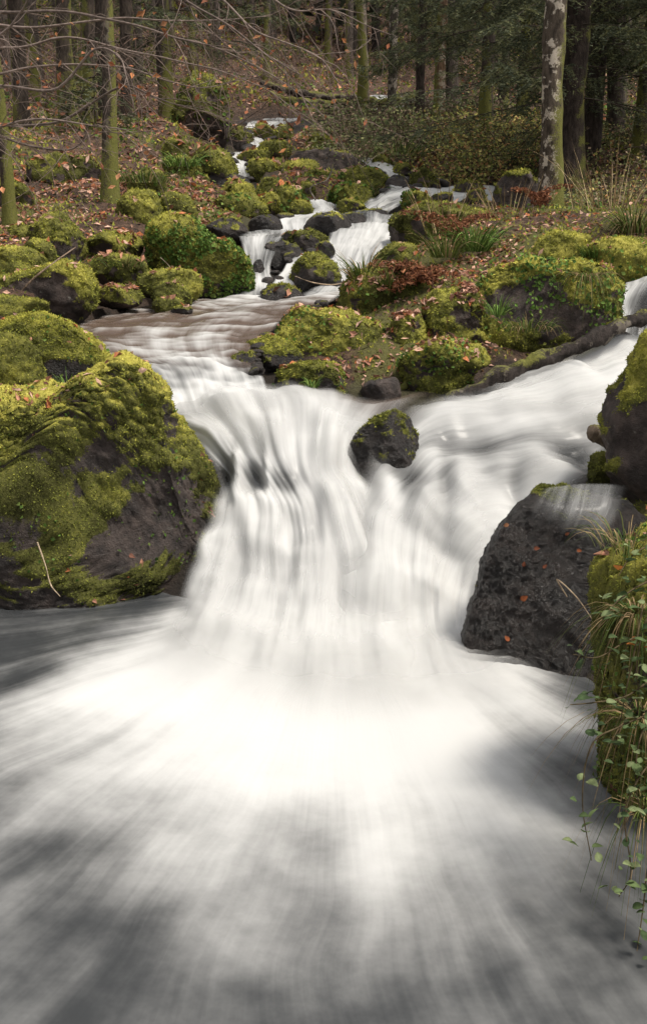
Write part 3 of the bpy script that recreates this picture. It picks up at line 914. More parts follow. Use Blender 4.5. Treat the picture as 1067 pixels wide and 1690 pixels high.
def boulder(key, out, d, label, depth=0.8, sub=5, seed=0, moss=.55, hue=.55, wet=0.0, waterline=None, lichen=.3, sink=.3, box=.7, rough=1.0,
            litter=0, creep=0, fuzz=1.0, name="boulder", cat="boulder", kind=None, facets=5, top=.7, group=None, bare=None, cush=1.0, cuts=(), grain=0.0, patchy=0.0, crest=0.0):
    r = np.random.default_rng(1000 + seed)
    if len(out) == 4 and not hasattr(out[0], '__len__'):
        x0, y0, x1, y1 = out
        a = np.linspace(0, 2 * math.pi, 28, endpoint=False)
        e = 2 / 2.7
        cx_, cy_ = (x0 + x1) / 2, (y0 + y1) / 2
        X = np.sign(np.cos(a)) * np.abs(np.cos(a)) ** e
        Y = np.sign(np.sin(a)) * np.abs(np.sin(a)) ** e
        X = X * (1 - 0.16 * np.clip(Y, 0, 1)) + 0.18 * r.normal() * 0.5 * Y
        k = 1 + 0.06 * np.sin(2 * a + r.uniform(0, 6)) + 0.05 * np.sin(3 * a + r.uniform(0, 6))
        pts = [(cx_ + X[i] * k[i] * (x1 - x0) / 2, cy_ - Y[i] * k[i] * (y1 - y0) / 2) for i in range(len(a))]
    else:
        pts = out
    pts = np.array(pts, float)
    W = P(pts[:, 0], pts[:, 1], d)[:, [0, 2]]
    lo, hi = W.min(0), W.max(0)
    c = (lo + hi) / 2
    Q = W - c
    Q[:, 1] = np.where(Q[:, 1] < 0, Q[:, 1] * (1 + sink), Q[:, 1])
    # radial outline
    t = np.linspace(0, 1, 24, endpoint=False)
    S = np.concatenate([Q[i] + (Q[(i + 1) % len(Q)] - Q[i]) * t[:, None] for i in range(len(Q))])
    th = np.arctan2(S[:, 1], S[:, 0]); rad = np.hypot(S[:, 0], S[:, 1])
    o_ = np.argsort(th)
    th, rad = th[o_], rad[o_]
    V, F = ico(sub)
    ang = np.arctan2(V[:, 2], V[:, 0])
    Rr = np.interp(ang, th, rad, period=2 * math.pi)
    hw = (hi[0] - lo[0]) / 2
    hh = (hi[1] - lo[1]) / 2
    size = (hw + hh) / 2
    ny = V[:, 1]
    s = np.sqrt(np.clip(1 - ny ** 2, 0, 1)) ** box
    D = depth * min(hw, 1.6 * hh + 0.2 * hw)
    X = np.stack([np.cos(ang) * Rr * s, np.sign(ny) * np.abs(ny) ** .9 * D, np.sin(ang) * Rr * s], 1)
    for (cn, cq) in cuts:
        n_ = norm(np.array(cn, float)); dd = X @ n_; h = np.quantile(dd, cq)
        X = X - n_ * (np.clip(dd - h, 0, None) * .9)[:, None]
    # angular facets turned mostly to the viewer and up
    for k in range(facets):
        n_ = norm(np.array([r.normal() * .6, -abs(r.normal()) * .9 - .15, r.normal() * .55]))
        dd = X @ n_
        h = np.quantile(dd, r.uniform(.82, .95))
        X = X - n_ * (np.clip(dd - h, 0, None) * .85)[:, None]
    Nn = vnormals(X, F)
    q = X / size
    X = X + Nn * ((fbm(q * 1.1, 3, seed + .3) * .075 + fbm(q * 3.6, 3, seed + 4.1) * .032) * rough * size)[:, None]
    if grain:
        X = X + Nn * (grain * (fbm(X * 26, 3, seed + 1.1) + .8 * fbm(X * 75, 2, seed + 2.1)))[:, None]
    Nn = vnormals(X, F)
    Wp = X + np.array([c[0], d, c[1]])
    m = Nn[:, 2] * .75 + fbm(q * 1.9, 3, seed + 7.7) * .55 + (moss - .5) * 2.2 + .35
    if patchy:
        m = m + patchy * (.55 * fbm(Wp * 5.5, 3, seed + 8.8) + .35 * fbm(Wp * 15, 2, seed + 9.9))
    if bare is not None:          # (px, py, rx, ry): a patch where the bare rock shows
        for (bx, by, bw, bh) in bare:
            b = P(bx, by, d)
            kx = bw * d / FPX; kz = bh * d / FPX
            rr = ((Wp[:, 0] - b[0]) / kx) ** 2 + ((Wp[:, 2] - b[2]) / kz) ** 2
            m = m - 1.6 * np.exp(-rr ** 1.5) * (Nn[:, 1] < 0.5)
    wetv = np.full(len(X), float(wet))
    if waterline is not None:
        f = sstep(waterline + .22, waterline + .02, Wp[:, 2] + .06 * fbm(q * 3, 2, seed))
        wetv = np.maximum(wetv, f)
        m = m - f * .9
    m = sstep(.15, .75, m)
    cs = min(size, .6)
    X = X + Nn * (m * cush * (.02 * cs + .05 * cs * np.abs(fbm(Wp * (3.2 / cs) * .6, 2, 2.2)) + .012 * fbm(Wp * 22, 2, 9.3) * min(1, size * 3)))[:, None]
    Nn = vnormals(X, F)
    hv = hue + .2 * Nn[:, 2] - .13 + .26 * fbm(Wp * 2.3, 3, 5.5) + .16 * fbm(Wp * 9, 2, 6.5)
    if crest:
        hv = hv + crest * sstep(.25, .9, Nn[:, 2]) * sstep(.2, .8, X[:, 2] / hh) - crest * .35 * sstep(.3, -.3, X[:, 2] / hh)  # paints a sunlit top and a darker lower half into the moss colour
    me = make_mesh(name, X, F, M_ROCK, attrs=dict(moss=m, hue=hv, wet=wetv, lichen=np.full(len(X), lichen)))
    o = link(name, me, label=label, cat=cat, kind=kind, group=group, loc=(c[0], d, c[1]))
    if fuzz > 0:
        px = d / 1005.0
        A = 4 * math.pi * size * size * .7
        n = int(min(60000, fuzz * moss * A / (px * px * 3.6)))
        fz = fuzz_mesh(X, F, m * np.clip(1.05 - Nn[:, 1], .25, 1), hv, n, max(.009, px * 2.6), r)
        if fz is not None:
            link("moss", make_mesh("moss", fz[0], fz[1], M_MOSS, col=fz[2], smooth=False), parent=o, kind="stuff")
    Wp = X + np.array([c[0], d, c[1]])
    up = np.clip(Nn[:, 2] - .45, 0, 1)
    litter = litter + int(4 + 14 * size)
    if litter and wet < .6:
        p_, n_, _ = scatter(Wp, F, up * np.clip(.3 + fbm(Wp * 4, 2, 77), 0, 1), litter, r)
        leaves(LITTER, p_, n_, max(.05, .0095 * d), LIT_PAL, tilt=.5, r=r)
    if creep:
        p_, n_, _ = scatter(Wp, F, np.clip(1 - Nn[:, 1], .2, 1) * np.clip(.25 + fbm(Wp * 3, 2, 44), 0, 1), creep, r)
        leaves(CREEP, p_ + n_ * .012, n_, max(.02, .0042 * d), GRN_PAL, tilt=.6, aspect=.8, r=r)
    BOULDERS[key] = (o, Wp, F, Nn)
    return o


# the boulders nearest to the pool
boulder("left_big", [(-330, 700), (-200, 690), (0, 668), (110, 648), (160, 612), (205, 590), (245, 606), (280, 655), (315, 700), (348, 770), (378, 830), (400, 885),
                     (360, 935), (260, 965), (190, 985), (110, 995), (0, 985), (-200, 990), (-330, 950)], 4.95,
        "largest boulder, left of the waterfall, bright moss crest and bare dark front", depth=.55, sub=7, seed=1, moss=.62, hue=.50, lichen=.5, sink=.12, grain=.012, crest=.5, wet=.45, waterline=-.09,
        box=.4, litter=420, creep=900, facets=0, bare=[(280, 835, 62, 62), (215, 875, 45, 40), (180, 740, 30, 25)], rough=1.15, cuts=[((.2, -1, .12), .74), ((.95, -.6, .35), .955)], patchy=.8)
boulder("right_wet", [(764, 1050), (778, 1000), (800, 940), (826, 885), (856, 842), (905, 808), (1000, 798), (1060, 830), (1110, 950), (1100, 1100), (1000, 1160), (900, 1168), (830, 1125), (780, 1088)], 3.95,
        "black wet boulder right of the waterfall with orange leaves stuck on", depth=.62, sub=7, seed=2, moss=.15, hue=.25, wet=1.0, lichen=.05, sink=.1, box=.55, facets=0, rough=.55, fuzz=.5, grain=.0055, cuts=[((-.3, -1, .22), .70), ((.6, -1, .1), .78), ((.2, -.35, 1), .88)])
boulder("right_top", [(998, 760), (1003, 690), (1012, 650), (1040, 605), (1067, 560), (1160, 500), (1300, 520), (1300, 860), (1067, 850), (1012, 825)], 4.55,
        "tall mossy-edged boulder cut off by the right edge beside the falls", depth=.5, sub=6, seed=3, moss=.5, hue=.6, lichen=.6, sink=.2, box=.5, bare=[(1055, 730, 45, 70)], facets=3)
boulder("fall_rock", [(573, 752), (586, 716), (612, 694), (652, 676), (690, 682), (700, 720), (680, 780), (640, 815), (585, 805)], 5.12,
        "dark wet rock standing in the middle of the waterfall", depth=.55, sub=6, seed=4, moss=.30, hue=.38, wet=.9, lichen=0, sink=.5, facets=0, fuzz=.6, rough=.6, grain=.006, cuts=[((.75, -.6, .45), .80), ((-.5, -1, .2), .85)])
boulder("right_foot", (968, 748, 1030, 815), 4.75, "small green mossy rock wedged under the tall boulder at right edge", seed=5, moss=.8, hue=.45, depth=.9)

# left bank
boulder("l2", [(-120, 560), (0, 540), (60, 520), (120, 535), (160, 565), (185, 600), (170, 640), (120, 670), (0, 680), (-120, 680)], 6.0, "broad mossy boulder strewn with leaves just behind the largest boulder",
        depth=.6, sub=6, seed=6, moss=.78, hue=.6, litter=40, creep=150, waterline=.95)
boulder("l2b", (-70, 556, 84, 690), 5.7, "dark green mossy hump at left edge behind the largest boulder", depth=.7, sub=6, seed=7, moss=.8, hue=.45)
boulder("l3", [(-60, 470), (0, 458), (60, 448), (110, 434), (140, 440), (160, 470), (158, 505), (130, 528), (60, 532), (-60, 530)], 7.35, "left bank boulder with pale lichen face and mossy top",
        depth=.6, sub=6, seed=8, moss=.6, hue=.56, lichen=1.0, litter=25, bare=[(70, 480, 40, 18)])
boulder("l3b", (-40, 490, 78, 540), 6.8, "low moss mound at left edge in front of the lichen boulder", seed=9, moss=.85, hue=.5, depth=.9)
boulder("l4", (-50, 408, 82, 462), 8.1, "smooth moss-covered hump at left edge above the lichen boulder", seed=10, moss=.85, hue=.55, depth=.8)
boulder("l5", [(42, 410), (52, 375), (78, 355), (105, 352), (130, 380), (150, 415), (148, 440), (90, 446), (45, 440)], 8.7, "round mossy boulder with a brown bare underside on the left bank", seed=11, moss=.62, hue=.46, sub=6, depth=.8, bare=[(100, 412, 20, 12)])
boulder("l5b", (40, 396, 92, 440), 8.35, "small moss cushion leaning on the brown-bottomed round boulder", seed=12, moss=.85, hue=.45, depth=1)
boulder("l6", (140, 382, 238, 432), 8.9, "leaf-dusted mossy hump in the middle of the left bank", seed=13, moss=.68, hue=.52, litter=60, depth=.9)
boulder("l6b", (150, 420, 246, 470), 8.25, "flat dark moss hump just above the left pool margin leaves", seed=14, moss=.7, hue=.45, litter=25, depth=.9)
boulder("l7", [(186, 360), (195, 330), (220, 314), (255, 318), (270, 340), (266, 368), (240, 388), (200, 384)], 10.1, "bright yellow-green boulder on the left bank beside the mossy trunk", seed=15, moss=.75, hue=.66, sub=6, depth=.9)
boulder("l8", (266, 317, 322, 370), 10.2, "small green boulder right of the bright yellow-green one", seed=16, moss=.78, hue=.55, depth=.9)
boulder("l9", [(245, 400), (252, 365), (280, 349), (312, 362), (335, 385), (375, 405), (405, 428), (413, 460), (395, 484), (330, 488), (270, 470), (248, 440)], 8.9,
        "large two-toned boulder, bright moss left and leafy green right side, by small cascade", seed=17, sub=7, moss=.82, hue=.62, creep=2600, litter=30, depth=.7, waterline=1.22, patchy=.4)
boulder("l10", (232, 444, 334, 495), 8.1, "rounded moss mound at the edge of the upper pool", seed=18, moss=.8, hue=.55, depth=.9, litter=6)
boulder("l11", (254, 467, 313, 510), 7.85, "small moss ball in front of the rounded mound by the upper pool", seed=19, moss=.85, hue=.5, depth=1)
boulder("l12", (252, 490, 300, 518), 7.65, "tiny moss lump at the left margin of the upper pool", seed=20, moss=.8, hue=.5, depth=1)
boulder("l13", (280, 506, 318, 524), 7.5, "lowest of the small mossy stones at the upper pool margin", seed=21, moss=.7, hue=.5, depth=1, waterline=1.15)

# mid stream, left
boulder("m1", (268, 228, 312, 270), 14.6, "small mossy boulder beneath the dark root mound", seed=22, moss=.75, hue=.45, depth=.9)
boulder("m2", [(310, 262), (322, 243), (352, 238), (375, 252), (392, 280), (380, 296), (330, 294)], 14.8, "dark green boulder above the spilling grey rock", seed=23, moss=.72, hue=.42, depth=.9)
boulder("m3", (326, 283, 410, 325), 14.75, "smooth bare grey rock under a thin spill of water", seed=24, moss=.12, wet=.8, hue=.4, depth=.7, fuzz=.2, facets=1)
boulder("m4", (270, 258, 332, 302), 13.6, "grassy moss tussock boulder left of the spilling grey rock", seed=25, moss=.8, hue=.5, depth=.9, creep=120)
boulder("m5", (296, 308, 374, 345), 12.6, "low dark mossy slab beneath the spilling grey rock", seed=26, moss=.6, hue=.4, depth=.8)
boulder("m6", (366, 296, 412, 328), 13.2, "small bright moss stone right below the spilling grey rock", seed=27, moss=.8, hue=.55, depth=1)
boulder("m7", (352, 318, 440, 368), 11.9, "mossy boulder heap left of the short water step", seed=28, moss=.72, hue=.5, depth=.9, creep=80)
boulder("m8", [(405, 330), (415, 300), (450, 296), (485, 310), (508, 335), (512, 356), (470, 362), (420, 358)], 12.4, "long mossy boulder covered in leafy growth at the stream's centre", seed=29, moss=.78, hue=.52, sub=6, depth=.8, creep=420, litter=20)
boulder("m9", (412, 354, 468, 392), 11.0, "bare dark wet rock left of the short water step", seed=30, moss=.12, wet=.9, hue=.35, depth=.9, fuzz=.3)
boulder("m10", (334, 362, 412, 402), 10.6, "wet dark stones sprinkled with leaves beside the leafy green boulder", seed=31, moss=.3, wet=.6, hue=.4, depth=.9, litter=60)
boulder("m11", [(460, 402), (472, 386), (510, 380), (540, 392), (545, 412), (520, 424), (475, 420)], 10.15, "flat-topped dark moss boulder above the twig-crossed one", seed=32, moss=.5, wet=.5, hue=.38, depth=.8, sub=6)
boulder("m12", [(434, 425), (440, 402), (465, 398), (492, 408), (506, 425), (480, 445), (455, 458), (438, 446)], 9.8, "black wet rock dividing the two little cascades", seed=33, moss=.16, wet=.9, hue=.35, depth=.7, sub=6, fuzz=.3)
boulder("m12b", (416, 424, 436, 478), 9.42, "narrow dark rib of rock inside the small cascade", seed=34, moss=.05, wet=1, depth=.8, fuzz=0)
boulder("m13", [(474, 470), (484, 438), (505, 420), (530, 415), (552, 436), (566, 468), (560, 484), (520, 490), (480, 486)], 9.25, "rounded mossy boulder crossed by a pale twig between the cascades", seed=35, moss=.6, hue=.42, wet=.3, depth=.8, sub=6, waterline=1.3)
boulder("m14", (418, 472, 502, 502), 8.7, "low flat mossy stone in the water below the cascades", seed=36, moss=.55, hue=.42, wet=.4, depth=.9, waterline=1.24)
boulder("m15", (505, 350, 580, 398), 10.95, "dark broken stones between the two mid cascades", seed=37, moss=.2, wet=.85, depth=.9, fuzz=.3)
# upper stream
boulder("u1", (372, 208, 418, 256), 19.6, "dark upright rock beside the bend of the upper stream", seed=38, moss=.4, hue=.35, wet=.3, depth=.9)
boulder("u2", (418, 204, 454, 236), 20.4, "left of two little mossy boulders at the top of the stream", seed=39, moss=.75, hue=.5, depth=1, sub=4)
boulder("u3", (448, 208, 486, 236), 20.6, "right of two little mossy boulders at the top of the stream", seed=40, moss=.75, hue=.48, depth=1, sub=4)
boulder("u4", (428, 232, 482, 260), 18.4, "flat olive boulder in the upper stream bend", seed=41, moss=.7, hue=.48, depth=.9, sub=4)
boulder("u5", (394, 246, 450, 280), 17.6, "dark green boulder at the left of the upper stream bend", seed=42, moss=.7, hue=.4, depth=.9)
boulder("u6", (400, 263, 462, 303), 16.4, "bright round boulder in front of the upper stream bend", seed=43, moss=.8, hue=.6, depth=.9)
boulder("u7", (458, 264, 528, 302), 16.2, "mossy round boulder right of the bright one in the upper stream", seed=44, moss=.75, hue=.52, depth=.9)
boulder("u8", [(468, 262), (490, 250), (540, 248), (580, 256), (602, 274), (590, 288), (540, 290), (490, 284)], 17.0, "long bare grey rock lying across the upper stream", seed=45, moss=.22, hue=.45, wet=.2, lichen=.6, depth=.7, fuzz=.4)
boulder("u9", (492, 226, 562, 258), 19.2, "wide dark mossy boulder behind the long bare grey rock", seed=46, moss=.7, hue=.4, depth=.8)
boulder("u10", (548, 276, 645, 332), 15.0, "hairy moss mound right of the stream's centre", seed=47, moss=.8, hue=.48, sub=6, depth=.8, creep=150)
boulder("u11", (545, 302, 612, 352), 13.4, "leafy green boulder below the hairy moss mound", seed=48, moss=.75, hue=.5, depth=.9, creep=420)
boulder("u12", (636, 288, 680, 330), 14.6, "bare grey stone with water parting around it on the right", seed=49, moss=.15, wet=.7, depth=.8, fuzz=.3)
boulder("u13", [(672, 312), (680, 288), (698, 274), (712, 288), (726, 310), (718, 324), (690, 326)], 14.4, "pointed mossy stone at the mouth of the side stream", seed=50, moss=.65, hue=.45, depth=.9)
boulder("u14", (662, 314, 708, 352), 12.8, "small leafy stone below the pointed one by the side stream", seed=51, moss=.7, hue=.5, depth=.9, creep=120)
boulder("u15", (500, 282, 556, 318), 15.4, "olive boulder half hidden between the two round upper boulders", seed=52, moss=.7, hue=.46, depth=.9)
boulder("u16", (590, 345, 640, 362), 11.9, "row of small dark stones at the head of the right cascade", seed=53, moss=.3, wet=.7, depth=.8, fuzz=.4)
boulder("u17", (745, 300, 800, 330), 14.0, "low mossy rock lying in the bright side stream", seed=54, moss=.45, hue=.5, wet=.4, depth=.7)
boulder("u18", (378, 304, 424, 334), 12.9, "moss cushion touching the long leafy boulder's left end", seed=80, moss=.78, hue=.58, depth=1)
boulder("u19", (424, 318, 462, 352), 12.0, "small mossy stone leaning on the long leafy boulder's front", seed=81, moss=.75, hue=.55, depth=1)
boulder("u20", (478, 330, 514, 362), 11.8, "rounded mossy end stone beside the short water step", seed=82, moss=.75, hue=.5, depth=1)
boulder("u21", (560, 352, 606, 384), 11.2, "dark pebble-like rock in the head of the right cascade", seed=83, moss=.2, wet=.8, depth=1, fuzz=.3)
boulder("u23", (480, 300, 520, 332), 13.6, "mossy stone tucked behind the long leafy boulder", seed=85, moss=.75, hue=.5, depth=1)
boulder("u24", (440, 262, 474, 286), 17.0, "tiny moss stone between the bright round boulder and its neighbour", seed=86, moss=.75, hue=.5, depth=1, sub=4)
boulder("u25", (395, 212, 424, 234), 20.9, "grey wet stone splitting the top of the upper stream", seed=87, moss=.25, wet=.6, depth=1, sub=4, fuzz=.4)
boulder("u28", (446, 214, 470, 232), 20.9, "mossy lump in the white head of the upper stream", seed=93, moss=.7, hue=.48, depth=1, sub=4)
boulder("u29", (412, 250, 438, 268), 18.2, "moss-capped stone in the narrow part of the upper stream", seed=94, moss=.65, hue=.5, depth=1, sub=4)
boulder("u30", (650, 268, 676, 288), 15.7, "mossy stone at the right side of the narrow rivulet", seed=95, moss=.65, hue=.5, depth=1, sub=4)
boulder("u31", (640, 352, 676, 376), 11.3, "mossy rock at the right shoulder of the right cascade", seed=96, moss=.6, hue=.46, depth=1)
boulder("u32", (555, 330, 600, 356), 12.2, "low mossy rock above the head of the right cascade", seed=97, moss=.65, hue=.5, depth=1)
boulder("u33", (770, 312, 806, 338), 13.3, "dark mossy stone at the right end of the bright side stream", seed=98, moss=.5, hue=.45, wet=.3, depth=1)
boulder("u34", (524, 398, 552, 420), 10.0, "small dark rock at the left flank of the right cascade", seed=99, moss=.3, wet=.7, depth=1, fuzz=.4)
boulder("u35", (318, 290, 346, 312), 14.1, "mossy stone at the left end of the spilling grey rock", seed=101, moss=.7, hue=.5, depth=1, sub=4)
boulder("u26", (708, 318, 748, 340), 13.1, "dark stone at the outflow of the bright side stream", seed=88, moss=.4, wet=.6, depth=1, fuzz=.5)
boulder("u27", (612, 258, 648, 280), 16.9, "little mossy stone beside the narrow rivulet", seed=89, moss=.7, hue=.48, depth=1, sub=4)
boulder("l14", (100, 436, 150, 470), 8.2, "small mossy stone behind the lichen boulder's right shoulder", seed=90, moss=.75, hue=.52, depth=1)
boulder("l15", (160, 470, 232, 506), 7.75, "low leaf-strewn moss hump beside the brown reach", seed=91, moss=.6, hue=.5, depth=1, litter=40)
boulder("l16", (10, 372, 60, 404), 9.2, "dim moss lump behind the small cushion on the left bank", seed=92, moss=.75, hue=.45, depth=1)
# right bank
boulder("r1", [(630, 410), (640, 375), (668, 350), (700, 338), (750, 342), (800, 352), (815, 400), (760, 430), (680, 430)], 10.3, "dark moss boulder behind the dead ferns right of the cascade", seed=55, moss=.62, hue=.42, sub=6, depth=.7, litter=20)
boulder("r2", (618, 402, 694, 452), 9.3, "shaded mossy stone at the cascade's right side", seed=56, moss=.6, hue=.42, depth=.9, wet=.2)
boulder("r3", [(555, 520), (562, 480), (585, 452), (620, 438), (680, 440), (730, 470), (740, 520), (700, 545), (600, 540)], 7.4, "leaf-heaped grassy mound right of the cascade's foot", seed=57, moss=.6, hue=.5, sub=6, depth=.7, litter=520, creep=160)
boulder("r4", [(436, 545), (440, 518), (465, 510), (520, 514), (580, 520), (625, 532), (637, 560), (630, 600), (580, 620), (500, 610), (450, 590)], 6.6,
        "flat mossy island boulder in front of the leaf-heaped mound", seed=58, moss=.72, hue=.58, sub=6, depth=.6, litter=110, creep=160, patchy=.6, rough=1.3, crest=.15)
boulder("r5", [(392, 590), (405, 566), (440, 555), (475, 565), (500, 588), (505, 615), (470, 625), (410, 622)], 6.35, "dark green rounded boulder at the pool's right shore", seed=59, moss=.72, hue=.48, sub=6, depth=.8, waterline=.95)
boulder("r5b", (380, 580, 424, 628), 6.1, "small dark stone at the lip left of the rounded shore boulder", seed=60, moss=.35, hue=.4, wet=.7, depth=.9)
boulder("r6", [(446, 640), (455, 615), (490, 602), (550, 600), (590, 608), (602, 635), (590, 655), (530, 662), (470, 658)], 5.98, "low mossy slab right above the waterfall's left lip", seed=61, moss=.75, hue=.52, sub=6, depth=.7, litter=14, creep=80, waterline=.8)
boulder("r7", (596, 622, 662, 672), 5.86, "small bare grey stone between the mossy slab and the roots", seed=62, moss=.15, wet=.4, lichen=.5, depth=.9, fuzz=.3)
boulder("r8", (638, 520, 706, 600), 6.45, "mossy stone half buried in brown leaves at the bank's centre", seed=63, moss=.6, hue=.55, sub=6, depth=.8, litter=160, rough=1.8, patchy=.7)
boulder("r9", [(650, 640), (655, 600), (690, 575), (740, 560), (790, 570), (800, 600), (760, 640), (700, 665)], 5.98, "sloping mossy root hump above the log's lower end", seed=64, moss=.72, hue=.55, sub=6, depth=.7, litter=110, creep=260, rough=2.0, patchy=.9, facets=8)
boulder("r10", [(700, 540), (705, 490), (730, 465), (765, 468), (795, 490), (800, 550), (770, 590), (720, 585)], 6.5, "mossy root stump between the leaf mound and the great flat boulder", seed=65, moss=.68, hue=.52, sub=6, depth=.7, litter=150, rough=2.0, patchy=.9, facets=8)
boulder("r11", [(772, 570), (785, 520), (800, 465), (825, 440), (880, 432), (960, 430), (1005, 440), (1022, 470), (1015, 530), (980, 572), (900, 590), (820, 600)], 6.75,
        "great flat-topped boulder with moss-fringed top on the right bank", seed=66, moss=.64, hue=.56, sub=7, depth=.5, box=.45, litter=60, creep=1300, lichen=.3, bare=[(860, 500, 50, 34), (930, 520, 50, 22)], facets=3, patchy=.8, crest=.25)
boulder("r12", [(868, 425), (890, 398), (925, 378), (955, 374), (968, 400), (975, 440), (930, 450), (880, 448)], 7.6, "bright yellow moss peak behind the great flat-topped boulder", seed=67, moss=.85, hue=.74, sub=6, depth=.8)
boulder("r13", [(945, 440), (960, 408), (1000, 394), (1060, 396), (1120, 400), (1130, 470), (1040, 476), (960, 470)], 7.5, "mossy boulder at the right edge above the side fall", seed=68, moss=.78, hue=.58, sub=6, depth=.7, litter=60, creep=200)
boulder("r14", (1010, 468, 1140, 560), 7.25, "black wet rock face behind the side fall at right edge", seed=69, moss=.08, wet=1, depth=.5, fuzz=.2)
boulder("r15", [(810, 340), (815, 305), (835, 285), (870, 282), (890, 310), (885, 350), (840, 362)], 11.6, "black shadowed stump left of the lichen-spotted trunk", seed=70, moss=.35, hue=.3, wet=.2, depth=.8, lichen=0)
boulder("c1", [(292, 235), (285, 190), (300, 150), (320, 118), (350, 112), (372, 150), (380, 200), (372, 240), (330, 250)], 19.0, "dark root-hung mound overgrown with moss left of the upper stream",
        seed=71, moss=.55, hue=.32, sub=6, depth=.9, lichen=0, creep=80)
boulder("c2", [(40, 300), (50, 270), (90, 255), (150, 258), (175, 285), (165, 310), (90, 318)], 11.9, "wide low mossy hump between the left trunks", seed=72, moss=.6, hue=.4, depth=.9, litter=60)
boulder("c3", (-60, 300, 60, 372), 10.4, "dark moss bank hump at left edge by the leftmost trunk", seed=73, moss=.6, hue=.38, depth=.8, litter=40)
boulder("c4", (200, 282, 275, 325), 11.8, "mossy tussock hump behind the bright yellow-green boulder", seed=74, moss=.7, hue=.48, depth=.9, litter=20, creep=60)

# right bank next to the camera
boulder("bank", [(990, 950), (1020, 892), (1070, 862), (1200, 840), (1420, 860), (1420, 1760), (1110, 1760), (1080, 1560), (1050, 1420), (1020, 1300), (998, 1180), (985, 1050)], 2.9,
        "steep overgrown bank at right edge", name="stream_bank", cat=None, kind="structure", depth=.55, sub=7, seed=75, moss=.7, hue=.45, box=.5, sink=.1, creep=2600, litter=160, fuzz=.8, facets=1, grain=.01)

def surface_depth(key, px, py):
    o, W, F, N = BOULDERS[key]
    a, b = project(W)
    out = []
    for x, y in zip(px, py):
        k = np.hypot(a - x, b - y) < 14
        out.append(W[k, 1].min() if k.any() else np.nan)
    return out


def film():
    rows = [[(890, 806), (965, 796), (1040, 800)], [(870, 832), (955, 838), (1025, 850)], [(862, 868), (930, 890), (990, 905)], [(858, 930), (915, 950), (968, 965)],
            [(838, 1000), (895, 1025), (945, 1040)], [(822, 1070), (880, 1095), (930, 1110)]]
    fo = [.46, .44, .32, .14, .05, .05]
    out = []
    for r_, f_ in list(zip(rows, fo))[:3]:
        dd = surface_depth("right_wet", [p[0] for p in r_], [p[1] for p in r_])
        dd = [3.95 if np.isnan(v) else v for v in dd]
        out.append([(p[0], p[1], v - .035, f_) for p, v in zip(r_, dd)])
    sheet("film_water", out, "thin film of water sliding over the black wet boulder", nu=50, nv=80, body=.0, edge=.22, ridge=.006, seed=21, endfade=(.05, .5), gain=.9, fine=1.2)


film()


# small loose stones along the water's edge
def stones():
    r = np.random.default_rng(74)
    mes = []
    for k in range(4):
        V, F = ico(3)
        V = V * [1, .85, .6]
        V = V * (1 + .28 * fbm(V * 1.2, 2, k + 3)[:, None])
        n = len(V)
        mes.append(make_mesh("stone", V, F, M_ROCK, attrs=dict(moss=np.clip(V[:, 2] * 1.1 - .3 + (k == 3) * .4, 0, 1), hue=np.full(n, .45), wet=np.full(n, .75), lichen=np.full(n, .2))))
    zones = [((150, 560, 500, 620), 30, 'small dark stone at the edge of the brown reach', 'stones at the edge of the brown reach'),
             ((380, 660, 345, 500), 34, 'small wet stone among the little cascades', 'stones among the little cascades'),
             ((320, 840, 190, 345), 34, 'small wet stone in the upper stream', 'stones in the upper stream')]
    W = np.concatenate(EDGES)
    px, py = project(W)
    for (x0, x1, y0, y1), n, lab, grp in zones:
        ok = np.where((px > x0) & (px < x1) & (py > y0) & (py < y1))[0]
        for i in r.choice(ok, min(n, len(ok)), replace=False):
            p = W[i]
            s_ = p[1] / FPX * r.uniform(4, 13)
            o = link("stone", mes[r.integers(0, 4)], label=lab, cat="stone", group=grp, loc=p + np.array([r.normal() * s_ * .6, r.normal() * s_ * .6, 0]))
            o.scale = (s_ * r.uniform(.8, 1.5), s_, s_ * r.uniform(.7, 1.2))
            o.rotation_euler = (r.normal() * .2, r.normal() * .2, r.uniform(0, 6.28))


stones()


# ------------------------------------------------------------------ trees
def gz(x, y):
    return float(ground_z([(x, y)], carve=False)[0][0])


BARK_D = (.055, .042, .033)


def trunk_mesh(name, h, r0, lean=(0, 0), seed=0, col=BARK_D, moss=.2, lichen=.0, side=0.0, sides=16, n=40, flare=.9, top=.35, mossz=1.6):
    r = np.random.default_rng(seed + 500)
    t = np.linspace(0, 1, n) ** 1.2
    z = t * h - .35
    path = np.stack([lean[0] * z + .035 * h * (noise(np.stack([z * .5, 0 * z, 0 * z], 1), seed)) * t,
                     lean[1] * z + .035 * h * (noise(np.stack([z * .5, 0 * z + 9, 0 * z], 1), seed)) * t, z], 1)
    rad = r0 * (1 - (1 - top) * t) * (1 + flare * np.exp(-(z + .35) / (.22 + r0)))
    V, F = tube(path, rad, sides)
    ctr = np.repeat(path, sides, 0)
    out = norm(V - ctr)
    V = V + out * (r0 * (.18 * fbm(V * [5 / (r0 * 6), 5 / (r0 * 6), 1.3], 2, seed) + .07 * fbm(V * [30, 30, 9], 2, seed + 3)))[:, None]
    dirv = np.array([math.cos(side), math.sin(side), 0])
    m = moss + .35 * (out @ dirv) + .55 * np.exp(-(V[:, 2] + .1) / mossz * 2) + .25 * fbm(V * 2.2, 2, seed + 5)
    me = make_mesh(name, V, F, M_BARK, attrs=dict(moss=m, lichen=np.full(len(V), lichen)), col=np.tile(np.array(col), (len(V), 1)))
    return me, path, rad


